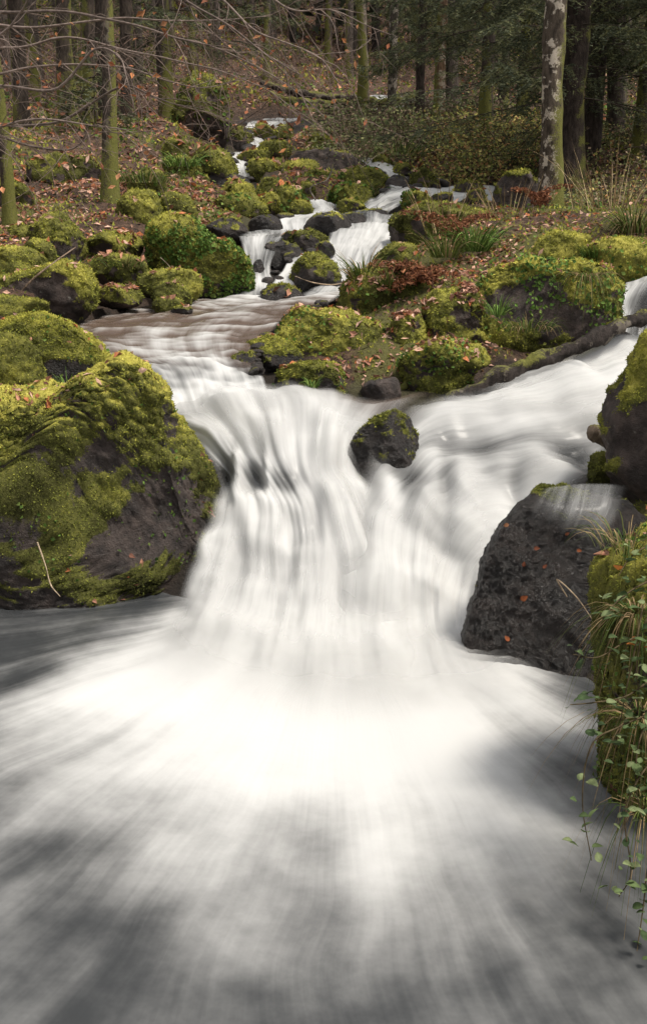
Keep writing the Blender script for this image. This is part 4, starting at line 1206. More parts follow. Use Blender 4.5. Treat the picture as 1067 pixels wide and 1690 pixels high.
def grow(acc, start, dirv, length, rad, r, depth=2, col=BARK_D, droop=.15, kids=5, tips=None, wig=.25, sides=5):
    """a bare branch with side branches"""
    n = 9 if depth > 0 else 6
    p = np.array(start, float); d = norm(np.array(dirv, float))
    pts = [p.copy()]
    for i in range(n):
        d = norm(d + r.normal(size=3) * wig * .5 + np.array([0, 0, -droop * .12]))
        p = p + d * length / n
        pts.append(p.copy())
    pts = np.array(pts)
    V, F = tube(pts, np.linspace(rad, rad * .25, len(pts)), sides if rad > .006 else 3)
    acc.add(V, F, np.array(col) * r.uniform(.75, 1.3))
    if tips is not None:
        tips.append(pts[-3:])
    if depth > 0:
        for k in range(kids):
            i = r.integers(2, n)
            dd = norm(norm(pts[i + 1 if i < n else i] - pts[i - 1]) + r.normal(size=3) * .75)
            grow(acc, pts[i], dd, length * r.uniform(.3, .55), rad * .5, r, depth - 1, col, droop, max(2, kids - 1), tips, wig, sides)


def bare_crown(seed, h, z0, n, length, rad, col=BARK_D, depth=2, dead=False):
    r = np.random.default_rng(seed)
    acc = Acc(); tips = []
    for k in range(n):
        z = z0 + (h - z0) * (k + r.random()) / n
        a = r.uniform(0, 6.283)
        f = 1 - .5 * (z / h)
        grow(acc, (0, 0, z), (math.cos(a), math.sin(a), -.1 if dead else .45), length * f * r.uniform(.6, 1.2), rad * f, r, depth, col, droop=.6 if dead else .1, kids=4, tips=tips)
    return acc, tips


def spruce_crown(seed, h, z0, l0, whorl=.42, per=5, top=.35, colr=((.095, .105, .06), (.06, .07, .042), (.14, .145, .07))):
    """drooping needle boughs from z0 up to h"""
    r = np.random.default_rng(seed)
    T = []; C = []
    wood = Acc()
    z = z0
    while z < h:
        for k in range(per):
            a = r.uniform(0, 6.283)
            L = (l0 * (1 - (z - z0) / (h - z0) * (1 - top))) * r.uniform(.6, 1.15)
            n = 10
            s = np.linspace(0, 1, n)
            hx = L * s
            sag = -L * (r.uniform(.1, .45) * s ** 1.4) + L * r.uniform(.05, .3) * s ** 3 + .05 * np.sin(s * 7 + r.uniform(0, 6)) * s
            side = r.normal() * .12 * L * s ** 2
            ca, sa = math.cos(a), math.sin(a)
            path = np.stack([hx * ca - side * sa, hx * sa + side * ca, z + sag], 1)
            V, F = tube(path, np.linspace(.009, .003, n), 4)
            wood.add(V, F, (.045, .034, .026))
            nt = int(L * 24)
            ti = r.uniform(.12, 1, nt)
            bp = np.stack([np.interp(ti, s, path[:, q]) for q in range(3)], 1)
            sd_ = np.where(r.random(nt) < .5, -1, 1)
            tl = (.20 + .35 * (1 - ti) * L / 2) * r.uniform(.5, 1.2, nt)
            out = np.array([ca, sa, 0]); lat = np.array([-sa, ca, 0])
            td = norm(out[None] * r.uniform(.35, .8, (nt, 1)) + lat[None] * sd_[:, None] * r.uniform(.5, 1, (nt, 1)) + np.array([0, 0, -1.])[None] * r.uniform(.05, .55, (nt, 1)))
            m = 15
            u = np.linspace(0, 1, m)[None].repeat(nt, 0) + r.normal(size=(nt, m)) * .03
            q = bp[:, None] + td[:, None] * (tl[:, None] * u)[..., None] + np.array([0, 0, -1.]) * (.25 * tl[:, None] * u ** 2)[..., None]
            q = q.reshape(-1, 3)
            tdr = np.repeat(td, m, 0)
            lr = norm(np.cross(tdr, [0, 0, 1.])) * np.where(r.random(len(q)) < .5, -1, 1)[:, None]
            nl = r.uniform(.035, .075, len(q))[:, None]
            tip = q + norm(tdr * .8 + lr * .8 + r.normal(size=q.shape) * .35) * nl
            wv = norm(np.cross(tip - q, r.normal(size=q.shape))) * .009
            T.append(np.stack([q - wv, q + wv, tip], 1).reshape(-1, 3))
            c0 = np.array(colr)[r.integers(0, 3, nt)] * r.uniform(.7, 1.4, (nt, 1))
            C.append(np.repeat(c0, m * 3, 0))
        z += whorl * r.uniform(.7, 1.3)
    T = np.concatenate(T); C = np.concatenate(C)
    return wood, T, np.arange(len(T)).reshape(-1, 3), C


_bw, _bt = bare_crown(81, 7.5, 2.6, 9, 2.3, .03)
ME_BARE = _bw.mesh("branches", M_TWIG)
_dw, _dt = bare_crown(82, 7.0, .9, 26, 1.5, .011, col=(.06, .046, .038), depth=1, dead=True)
ME_DEAD = _dw.mesh("dead_branches", M_TWIG)
SPR = []
for sd_, h_, z0_, l_, wh_ in ((91, 7.5, 1.15, 2.9, .40), (92, 8.0, 1.4, 2.2, .46), (93, 7.0, .25, 1.6, .28)):
    w_, T_, F_, C_ = spruce_crown(sd_, h_, z0_, l_, wh_)
    SPR.append((w_.mesh("boughs", M_TWIG), make_mesh("needles", T_, F_, M_FOL, col=C_, smooth=False)))


def tree(name, px, py, d, label, me, crown=None, group=None, rot=0.0, scale=1.0, cat="tree", pos=None):
    if pos is None:
        b = P(px, py, d)
        b[2] = min(b[2], gz(b[0], b[1]) + .05) if abs(b[2] - gz(b[0], b[1])) < 1.0 else b[2]
    else:
        b = np.array([pos[0], pos[1], gz(*pos)])
    root = bpy.data.objects.new(name, None)
    COL.objects.link(root)
    root.location = b
    root.rotation_euler = (0, 0, rot)
    root.scale = (scale,) * 3
    root["label"] = label; root["category"] = cat
    if group:
        root["group"] = group
    link("trunk", me, parent=root)
    if crown == "bare":
        link("crown", ME_BARE, parent=root)
    elif crown == "dead":
        link("crown", ME_DEAD, parent=root)
    elif isinstance(crown, int):
        c = link("crown", SPR[crown][0], parent=root)
        link("needles", SPR[crown][1], parent=c, kind="stuff")
    return root


tm = lambda **k: trunk_mesh("trunk", **k)[0]
# left bank trunks
tree("mossy_tree", 16, 362, 9.6, "thin dark trunk at the left edge, foremost on the left bank", tm(h=7.5, r0=.062, seed=1, moss=.4, side=0, lean=(.0, 0)), "bare")
tree("mossy_tree", 184, 326, 10.7, "green mossy trunk standing beside the bright yellow-green boulder", tm(h=8, r0=.078, seed=2, moss=.5, side=-.3, lean=(.05, 0), lichen=.2), "bare", rot=1.0)
tree("mossy_tree", 112, 222, 15.8, "thick green mossy trunk leaning left behind the hump", tm(h=9, r0=.135, seed=3, moss=.55, side=-.4, lean=(-.13, 0)), "bare", rot=2.0)
tree("mossy_tree", 150, 222, 16.8, "slim green trunk right of the thick leaning one", tm(h=9, r0=.11, seed=4, moss=.55, side=-.4, lean=(-.07, 0)), "bare", rot=3.0)
tree("mossy_tree", 178, 235, 17.5, "dim mossy trunk seen just behind the foremost green trunk", tm(h=9, r0=.13, seed=5, moss=.3, side=-.4, lean=(.02, 0)), "dead", rot=.5)
tree("mossy_tree", 213, 215, 19.5, "shadowed trunk right of the green mossy trunk group", tm(h=9, r0=.13, seed=6, moss=.25, side=-.4, lean=(.05, 0)), "dead", rot=1.5)
tree("mossy_tree", 40, 235, 16.0, "dark trunk between the leftmost trunk and the thick leaning one", tm(h=9, r0=.12, seed=7, moss=.2, side=0), "dead", rot=2.5)
# middle distance
tree("slender_tree", 600, 178, 25.0, "thin pale mossy stem by the distant patch of stream", tm(h=9, r0=.13, seed=8, moss=.35, side=3.1, lean=(-.03, 0), lichen=.7, col=(.16, .13, .1)), "bare", rot=.7)
tree("slender_tree", 646, 183, 24.0, "dark thin stem right of the distant patch of stream", tm(h=9, r0=.11, seed=9, moss=.15, lichen=.7, col=(.09, .075, .06)), "bare", rot=1.7)
tree("slender_tree", 724, 200, 21.5, "rusty thin stem among the spruce boughs", tm(h=9, r0=.12, seed=10, moss=.35, col=(.12, .075, .045), lichen=.5), "bare", rot=2.7)
# right bank
tree("beech_tree", 908, 350, 11.2, "lichen-spotted pale trunk, thickest tree on the right bank", tm(h=8.5, r0=.125, seed=11, moss=.34, side=.15, lean=(-.03, 0), lichen=1.0, col=(.085, .066, .05), sides=24, n=70, flare=.6), "bare", rot=.3)
tree("spruce_tree", 938, 285, 13.6, "dark spruce trunk directly behind the lichen-spotted tree", tm(h=9, r0=.17, seed=12, moss=.1, col=(.045, .034, .028)), 0, rot=.0)
tree("spruce_tree", 972, 268, 15.0, "second dark spruce right of the lichen-spotted tree", tm(h=9, r0=.13, seed=13, moss=.1, col=(.045, .034, .028)), 1, rot=1.2)
tree("spruce_tree", 1010, 255, 16.5, "third dark spruce right of the lichen-spotted tree", tm(h=9, r0=.14, seed=14, moss=.1, col=(.045, .034, .028), lean=(.02, 0)), 1, rot=2.1)
tree("spruce_tree", 1055, 275, 14.4, "spruce at the right edge above the tall dry grass", tm(h=9, r0=.13, seed=15, moss=.1, col=(.045, .034, .028), lean=(-.02, 0)), 0, rot=3.3)
tree("spruce_tree", 800, 232, 18.5, "spruce with boughs drooping over the leafy thicket", tm(h=9, r0=.12, seed=16, moss=.1, col=(.06, .046, .038)), 1, rot=4.4)
tree("spruce_tree", 690, 205, 22.5, "young spruce behind the middle thin stems", tm(h=8, r0=.10, seed=17, moss=.1, col=(.06, .046, .038)), 1, rot=1.4)
tree("spruce_tree", 860, 205, 22.0, "shadowed spruce left of the lichen-spotted trunk", tm(h=9, r0=.14, seed=18, moss=.1, col=(.045, .034, .028)), 1, rot=5.0)
tree("spruce_tree", 160, 245, 15.2, "little spruce sapling beside the thick leaning trunk", tm(h=1.3, r0=.03, seed=19, moss=.1, top=.1), None)
_sap_w, _sap_T, _sap_F, _sap_C = spruce_crown(99, 1.5, .2, .75, .16, 4, top=.1)
_sap = link("crown", _sap_w.mesh("boughs", M_TWIG), parent=bpy.data.objects[-1] if False else [o for o in COL.objects if o.get("label", "").startswith("little spruce sapling")][0])
link("needles", make_mesh("needles", _sap_T, _sap_F, M_FOL, col=_sap_C, smooth=False), parent=_sap, kind="stuff")

# trees deeper in the wood: nothing tells these apart
DEEP = [tm(h=10, r0=.13, seed=30 + k, moss=.24, col=(.075, .06, .05), sides=9, n=24, lean=(.03 * (k - 1), 0)) for k in range(3)]
r_ = np.random.default_rng(55)
placed = []
tries = 0
while len(placed) < 64 and tries < 4000:
    tries += 1
    d_ = r_.uniform(20, 44)
    px_ = r_.uniform(-220, 1290)
    x_ = (px_ - 533.5) / FPX * d_ * 1.0
    if 330 < px_ < 680 and d_ < 31:
        continue
    if 560 < px_ < 690 and d_ < 36:
        continue
    if any((x_ - a) ** 2 + (d_ - b) ** 2 < 1.6 for a, b in placed):
        continue
    placed.append((x_, d_))
    k_ = r_.random()
    cr = 1 if (px_ > 640 and k_ < .3) else (1 if k_ < .1 else "dead")
    tree("forest_tree", 0, 0, 0, "thin dark trunk among the crowd of trees deep in the wood", DEEP[len(placed) % 3], cr, group="dark trunks deep in the wood",
         rot=r_.uniform(0, 6), scale=r_.uniform(.9, 1.35), pos=(x_, d_))


# the wood beyond, one mass
def far_wood():
    acc = Acc()
    r = np.random.default_rng(66)
    n = 260
    for k in range(n):
        d = r.uniform(44, 74)
        x = r.uniform(-.62, .62) * d
        z0 = gz(x, d)
        h = r.uniform(7, 13)
        path = np.array([(x, d, z0 - .5), (x + r.normal() * .3, d, z0 + h * .5), (x + r.normal() * .5, d, z0 + h)])
        V, F = tube(path, [r.uniform(.13, .26), .12, .05], 6)
        acc.add(V, F, np.array((.07, .058, .05)) * r.uniform(.6, 1.4))
        m = 150
        zz = z0 + h * r.uniform(.12, 1.05, m)
        a = r.uniform(0, 6.283, m)
        L = 2.2 * (1.1 - (zz - z0) / h) * r.uniform(.5, 1.2, m) + .3
        pts = np.stack([x + np.cos(a) * L, d + np.sin(a) * L, zz - .25 * L], 1)
        leaves(acc, pts, np.tile([0, -.4, .8], (m, 1)), .75, [(.045, .052, .034), (.034, .04, .026), (.065, .06, .04), (.065, .05, .038)], tilt=.7, aspect=.35, r=r)
    link("far_forest", acc.mesh("far_forest", M_FOL, smooth=False), kind="stuff", label="dark mass of distant woodland behind the trunks")


far_wood()


# brown twiggy brush among the trees
def brush():
    acc = Acc()
    r = np.random.default_rng(67)
    for k in range(620):
        u = r.random()
        if u < .62:
            px, d = r.uniform(-60, 520), r.uniform(17.5, 34)
        else:
            px, d = r.uniform(500, 1120), r.uniform(22, 36)
        if 360 < px < 690 and d < 27.5:
            continue
        x = (px - 533.5) / FPX * d
        z = gz(x, d)
        L = r.uniform(.8, 2.6)
        a = r.uniform(0, 6.283)
        grow(acc, (x, d, z), (math.cos(a) * .6, math.sin(a) * .6, r.uniform(.3, 1.2)), L, .012, r, 1, col=(.15, .10, .08), droop=.5, kids=5, wig=.35, sides=3)
    link("undergrowth_twigs", acc.mesh("undergrowth_twigs", M_TWIG), kind="stuff", label="tangle of bare brown twigs between the trees")


brush()


# overhanging beech: its trunk stands just outside the left edge and its boughs cross the top of the view
def overhang():
    acc = Acc(); lv = Acc()
    r = np.random.default_rng(68)
    bx, by = P(-330, 400, 6.6)[0], 6.6
    bz = gz(bx, by)
    B = [
        [(-330, -150, 6.6), (-120, 0, 6.2), (0, 18, 6.0), (130, 22, 5.8), (260, 52, 5.6), (390, 92, 5.5), (480, 140, 5.4), (535, 195, 5.3)],
        [(-330, -60, 6.6), (-100, 60, 6.5), (20, 80, 6.4), (120, 60, 6.3), (250, 90, 6.2), (400, 130, 6.1), (520, 205, 6.0)],
        [(-330, 40, 6.6), (-100, 150, 6.0), (0, 142, 5.7), (90, 148, 5.5), (150, 80, 5.4), (200, 95, 5.3), (215, 130, 5.2), (225, 190, 5.2)],
        [(-330, 60, 6.6), (-60, 185, 6.2), (80, 205, 6.0), (200, 143, 5.8), (250, 160, 5.6), (345, 185, 5.5)],
        [(-330, 100, 6.6), (-100, 240, 6.0), (0, 208, 5.6), (60, 195, 5.5), (110, 203, 5.4), (190, 208, 5.3), (225, 222, 5.3)],
        [(-330, -300, 6.6), (0, -120, 6.0), (200, -60, 5.6), (330, 10, 5.3), (440, 90, 5.2), (500, 130, 5.1)],
        [(-330, -260, 6.6), (100, -160, 6.0), (300, -60, 5.7), (370, 0, 5.6), (430, 60, 5.5), (520, 95, 5.4), (560, 140, 5.3)],
        [(-330, -330, 6.6), (200, -160, 6.4), (420, -20, 6.2), (480, 15, 6.1), (560, 22, 6.0), (640, 60, 6.0)],
        [(-330, 20, 6.6), (-100, 90, 6.0), (0, 60, 5.7), (35, 20, 5.6), (60, -30, 5.5)],
        [(-330, -20, 6.6), (-60, 30, 6.3), (60, 45, 6.2), (200, 30, 6.1), (330, 35, 6.0), (450, 20, 5.9)],
        [(-330, 80, 6.6), (-80, 130, 6.6), (60, 110, 6.6), (200, 110, 6.5), (330, 140, 6.4), (420, 120, 6.3)],
        [(-330, 120, 6.6), (-80, 200, 6.5), (40, 235, 6.4), (110, 245, 6.3), (170, 215, 6.2), (260, 240, 6.1)],
    ]
    for k, b in enumerate(B):
        b = np.array(b, float)
        pts = P(b[:, 0], b[:, 1], b[:, 2])
        pts = crom(pts, 46)
        pts = pts + .03 * np.stack([noise(pts * 3 + q * 7, k) for q in range(3)], 1) * np.linspace(.2, 1, 46)[:, None]
        rad = np.linspace(.0115, .0016, 46)
        V, F = tube(pts, rad, 6)
        acc.add(V, F, np.array((.17, .13, .11)) * r.uniform(.7, 1.25))
        tips = []
        for q in range(15):
            i = r.integers(9, 44)
            dd = norm(norm(pts[i + 1] - pts[i - 1]) + r.normal(size=3) * np.array([.55, .55, .5]) + [0, 0, -.12])
            grow(acc, pts[i], dd, r.uniform(.18, .62), .0030, r, 1, col=(.16, .12, .10), droop=.5, kids=3, tips=tips, wig=.3, sides=4)
        tp = np.concatenate(tips)
        n = 17
        c = tp[r.integers(0, len(tp), n)] + r.normal(size=(n, 3)) * .02
        leaves(lv, c, np.tile([0, -.7, .5], (n, 1)) + r.normal(size=(n, 3)) * .5, .042, [(.36, .15, .06), (.28, .10, .05), (.42, .2, .1), (.22, .09, .05)], aspect=.55, r=r)
    root = bpy.data.objects.new("beech_tree", None)
    COL.objects.link(root)
    root["label"] = "beech whose bare twigs with orange leaves overhang the top left"
    root["category"] = "tree"
    root.location = (bx, by, bz)
    me, pth, _ = trunk_mesh("trunk", h=5.2, r0=.16, seed=77, moss=.4, side=-.5)
    link("trunk", me, parent=root)
    c = link("crown", acc.mesh("crown", M_TWIG), parent=root)
    c.location = (-bx, -by, -bz)
    l = link("leaves", lv.mesh("leaves", M_DRY, smooth=False), parent=c, kind="stuff")


overhang()


# ------------------------------------------------------------------ logs, twigs
def log(name, pts, rad, label, seed=0, moss=.4, col=(.05, .04, .034), lichen=.2, sides=14, cat="log", stubs=0, group=None):
    b = np.array(pts, float)
    p = crom(P(b[:, 0], b[:, 1], b[:, 2]), 50)
    rad = np.interp(np.linspace(0, 1, 50), np.linspace(0, 1, len(rad)), rad)
    c = p[0].copy()
    V, F = tube(p - c, rad, sides)
    ctr = np.repeat(p - c, sides, 0)
    out = norm(V - ctr)
    V = V + out * (np.repeat(rad, sides) * (.75 * fbm(V * 4, 3, seed) + .4 * fbm(V * 16, 3, seed + 2)))[:, None]
    n0 = len(V)
    V = np.concatenate([V, [p[0] - c], [p[-1] - c]])
    caps = [[n0, (i + 1) % sides, i] for i in range(sides)] + [[n0 + 1, n0 - sides + i, n0 - sides + (i + 1) % sides] for i in range(sides)]
    out = np.concatenate([out, [[0, 0, 0]], [[0, 0, 0]]])
    m = moss + .45 * out[:, 2] + .3 * fbm(V * 3, 2, seed + 4)
    me = make_mesh(name, V, [F, np.array(caps)], M_BARK, attrs=dict(moss=m, lichen=np.full(len(V), lichen)), col=np.tile(np.array(col), (len(V), 1)))
    o = link(name, me, label=label, cat=cat, loc=c, group=group)
    return o


log("fallen_log", [(735, 662, 5.72), (800, 640, 5.75), (860, 612, 5.85), (920, 585, 5.95), (985, 558, 6.1), (1050, 528, 6.3), (1130, 500, 6.5)], [.035, .06, .065, .055, .05, .055, .06], "dark wet log slanting down over the right branch of the falls", seed=1, moss=.05, col=(.03, .024, .021))
log("fallen_log", [(640, 652, 5.95), (690, 625, 5.98), (740, 600, 6.0), (800, 585, 6.05)], [.015, .03, .035, .03], "mossy root-like log along the foot of the root hump", seed=2, moss=.75)
log("fallen_log", [(735, 575, 6.45), (745, 530, 6.5), (755, 490, 6.6), (768, 465, 6.75)], [.03, .027, .026, .032], "upright mossy root running down the stump", seed=3, moss=.45)
log("fallen_log", [(440, 160, 27), (520, 172, 26.5), (600, 172, 26), (690, 163, 25.5)], [.10, .12, .12, .09], "fallen trunk lying across the far stream", seed=4, moss=.4)
log("fallen_log", [(430, 138, 28), (520, 158, 27.6), (600, 165, 27.4), (640, 172, 27)], [.08, .1, .1, .07], "thinner fallen trunk slanting just above the one across the far stream", seed=5, moss=.2)
log("fallen_log", [(455, 182, 25.5), (520, 186, 25.2), (590, 182, 25)], [.06, .08, .06], "lowest of the three fallen trunks at the far stream", seed=6, moss=.5)
log("wood_stub", [(1012, 738, 4.95), (1000, 726, 4.9), (985, 716, 4.86), (975, 708, 4.84)], [.05, .055, .045, .025], "weathered driftwood stub poking out beside the tall right boulder", seed=7, moss=.2, col=(.12, .09, .065), cat="driftwood")
log("fallen_twig", [(487, 456, 8.95), (515, 466, 8.9), (545, 470, 8.9), (572, 466, 8.95)], [.007, .006, .006, .004], "pale twig lying across the rounded boulder between the cascades", seed=8, moss=-1, col=(.34, .25, .17), sides=6, cat="twig")
log("fallen_twig", [(10, 512, 6.9), (45, 470, 6.95), (80, 440, 7.0), (125, 408, 7.3)], [.006, .006, .005, .004], "thin twig leaning on the lichen boulder", seed=9, moss=-1, col=(.2, .14, .1), sides=6, cat="twig")
log("fallen_twig", [(520, 330, 12.0), (512, 310, 12.2), (540, 296, 12.4), (550, 270, 12.6)], [.012, .012, .01, .006], "crooked dark branch sticking up amid the centre boulders", seed=10, moss=0, sides=6, cat="twig")
log("fallen_twig", [(62, 895, 4.5), (76, 935, 4.45), (84, 965, 4.42), (100, 985, 4.4)], [.0035, .0035, .003, .002], "pale twig hanging down the front of the largest boulder", seed=11, moss=-1, col=(.42, .32, .22), sides=6, cat="twig")
log("fallen_twig", [(935, 985, 3.5), (918, 956, 3.48), (950, 985, 3.4), (985, 1035, 3.35)], [.0025, .0025, .002, .0015], "bent dry stalk arching over the black wet boulder", seed=12, moss=-1, col=(.36, .27, .18), sides=6, cat="twig")
log("fallen_twig", [(300, 470, 8.2), (280, 440, 8.4), (265, 425, 8.5)], [.004, .004, .003], "short grey twig by the moss mound at the upper pool", seed=13, moss=-1, col=(.2, .15, .11), sides=6, cat="twig")


# ------------------------------------------------------------------ grasses, ferns
def tuft(px, py, d, label, n=140, length=.45, spread=.09, width=.006, pal=None, droop=.8, seed=0, name="grass_tuft", cat="grass", upright=.9, dirx=0.0):
    r = np.random.default_rng(seed + 900)
    base = P(px, py, d)
    pal = np.array(pal or [(.075, .11, .022), (.11, .13, .03), (.045, .075, .018), (.24, .18, .085)])
    a = r.uniform(0, 6.283, n)
    rr = spread * np.sqrt(r.random(n))
    L = length * r.uniform(.45, 1.15, n)
    out = np.stack([np.cos(a), np.sin(a)], 1)
    m = 6
    t = np.linspace(0, 1, m)
    dr = droop * r.uniform(.3, 1.3, n)
    hor = r.uniform(.15, .75, n)
    # arc: rises then bends over
    hx = L[:, None] * (hor[:, None] * t + .35 * np.minimum(dr[:, None], 1) * t ** 2 * np.minimum(1, .8 / (.4 + dr[:, None])))
    hz = L[:, None] * (upright * t - .75 * dr[:, None] * t ** 2.2)
    V0 = np.stack([out[:, 0:1] * (rr[:, None] + hx) + dirx * L[:, None] * t ** 1.5, out[:, 1:2] * (rr[:, None] + hx), hz], -1)
    sidev = np.stack([-out[:, 1], out[:, 0], 0 * a], 1)
    sidev = norm(sidev + r.normal(size=(n, 3)) * .4)
    w = width * (1 - t ** 1.6) + width * .08
    A = V0 - sidev[:, None] * w[None, :, None]
    B = V0 + sidev[:, None] * w[None, :, None]
    V = np.stack([A, B], 2).reshape(-1, 3)
    i = (np.arange(n)[:, None] * m + np.arange(m - 1)[None]).ravel() * 2
    F = np.stack([i, i + 1, i + 3, i + 2], 1)
    c = pal[r.integers(0, len(pal), n)] * r.uniform(.65, 1.35, (n, 1))
    me = make_mesh(name, V, F, M_FOL, col=np.repeat(c, m * 2, 0))
    return link(name, me, label=label, cat=cat, loc=base)


STRAW = [(.30, .21, .11), (.22, .15, .08), (.38, .28, .16), (.14, .11, .04)]
RUST = [(.17, .065, .03), (.12, .045, .025), (.23, .10, .05)]
MIXG = [(.08, .11, .025), (.12, .14, .035), (.25, .18, .09), (.05, .08, .02)]
tuft(598, 462, 7.35, "tall arching grass tuft on the leaf-heaped mound", 150, .36, .10, .0045, MIXG + STRAW[:1], seed=1)
tuft(640, 470, 7.2, "smaller grass tuft right of the tall arching one on the mound", 80, .24, .07, .004, MIXG, seed=2)
tuft(780, 415, 8.3, "fresh green grass tuft behind the leaf-heaped mound", 170, .42, .13, .006, GRN_PAL, seed=3)
tuft(735, 425, 8.1, "mixed green and straw tuft beside the fresh green one", 120, .38, .12, .005, MIXG, seed=4)
tuft(1045, 385, 8.2, "big drooping grass tussock at the right edge", 220, .48, .12, .005, MIXG, seed=5, droop=1.1)
tuft(985, 425, 7.4, "short bright grass on the boulder above the side fall", 150, .17, .10, .004, GRN_PAL, seed=6)
tuft(835, 365, 10, "dry straw grass left of the lichen-spotted trunk", 36, .5, .35, .004, STRAW, seed=7, droop=.35, upright=1.1)
tuft(1010, 345, 9.4, "tall dry straw grass right of the lichen-spotted trunk", 60, .6, .4, .004, STRAW, seed=8, droop=.4, upright=1.1)
tuft(735, 385, 9.0, "dry straw stalks rising behind the dead ferns", 28, .5, .25, .004, STRAW, seed=9, droop=.25, upright=1.15)
tuft(820, 520, 6.35, "thin green grass growing from the front of the great flat boulder", 60, .22, .06, .003, GRN_PAL, seed=10)
tuft(515, 640, 5.72, "little grass sprig on the low slab above the waterfall lip", 50, .11, .03, .003, GRN_PAL, seed=11)
tuft(112, 640, 5.3, "grass sprig in the gap behind the largest boulder's crest", 50, .14, .05, .0028, GRN_PAL, seed=12)
tuft(300, 275, 13.4, "shaggy grass tussock left of the spilling grey rock", 120, .36, .2, .007, GRN_PAL, seed=14, droop=1.1)
tuft(240, 300, 11.4, "shaggy grass between the mossy trunk and the bright boulder", 150, .30, .3, .006, MIXG, seed=15, droop=1.2)
tuft(130, 440, 8.0, "short grass by the round brown-bottomed boulder", 60, .15, .1, .004, GRN_PAL, seed=16)
tuft(205, 440, 8.05, "short grass in the leaves of the left bank", 60, .14, .15, .004, MIXG, seed=17)
tuft(600, 320, 14.4, "shaggy grass spilling down the hairy moss mound", 130, .36, .25, .007, MIXG, seed=18, droop=1.4)
tuft(870, 545, 6.3, "green fringe of grass at the flat boulder's foot above the log", 110, .22, .16, .003, MIXG, seed=19, droop=1.2)
tuft(965, 455, 6.5, "pale grass fringe hanging over the flat boulder's right end", 130, .26, .09, .003, MIXG + STRAW[:1], seed=20, droop=2.0, upright=.5)
tuft(1035, 905, 2.75, "loose grass strands on top of the near right bank", 110, .20, .09, .0016, MIXG, seed=21, droop=1.4)
tuft(1050, 1010, 2.55, "grass strands trailing down the middle of the near right bank", 130, .26, .07, .0016, MIXG + STRAW[:2], seed=22, droop=2.2, upright=.3)
tuft(1055, 1180, 2.45, "brownish grass trailing low on the near right bank", 130, .26, .07, .0015, MIXG + STRAW[:2], seed=23, droop=2.2, upright=.3)
tuft(1062, 1330, 2.35, "last grass strands reaching the water on the near right bank", 90, .22, .06, .0014, MIXG + STRAW[:2], seed=24, droop=2.2, upright=.3)
tuft(660, 255, 16.8, "shaggy dry grass at the edge of the thicket", 120, .4, .5, .008, MIXG, seed=25, droop=1.2)


def fern(px, py, d, label, n=7, length=.5, seed=0, pal=RUST, droop=.9):
    r = np.random.default_rng(seed + 1500)
    base = P(px, py, d)
    root = bpy.data.objects.new("dead_fern", None)
    COL.objects.link(root)
    root.location = base
    root["label"] = label; root["category"] = "fern"
    for k in range(n):
        acc = Acc()
        a = r.uniform(0, 6.283)
        L = length * r.uniform(.7, 1.2)
        t = np.linspace(0, 1, 16)
        p = np.stack([np.cos(a) * L * (.25 * t + .45 * t ** 2), np.sin(a) * L * (.25 * t + .45 * t ** 2), L * (.95 * t - droop * .8 * t ** 2.2)], 1)
        V, F = tube(p, np.linspace(.004, .0012, 16), 4)
        acc.add(V, F, np.array(pal[0]) * .9)
        i = r.integers(3, 16, 90)
        sgn = np.where(r.random(90) < .5, -1, 1)[:, None]
        lat = np.array([-math.sin(a), math.cos(a), 0])
        pl = L * .22 * (1 - t[i])[:, None] + .02
        f = r.random((90, 1))
        pts = p[i] + lat * sgn * pl * f + np.array([0, 0, -.4]) * pl * f + r.normal(size=(90, 3)) * .008
        leaves(acc, pts, np.tile([0, -.4, .8], (90, 1)), .045, pal, tilt=.6, aspect=.35, r=r)
        link("frond", acc.mesh("frond", M_DRY, smooth=False), parent=root)
    return root


fern(705, 470, 7.15, "rust-brown dead fern collapsed in front of the grass tufts", 9, .42, 1, droop=1.3)
fern(745, 405, 8.4, "upright rust-brown dead fern behind the mound", 8, .50, 2, droop=.6)
fern(665, 455, 7.3, "dead fern drooping among the heaped leaves", 6, .34, 3, droop=1.3)
fern(890, 345, 9.9, "reddish dead fern at the foot of the lichen-spotted trunk", 7, .42, 4, droop=.7)
fern(720, 520, 6.55, "withered brown frond hanging beside the root stump", 4, .28, 5, droop=1.8)


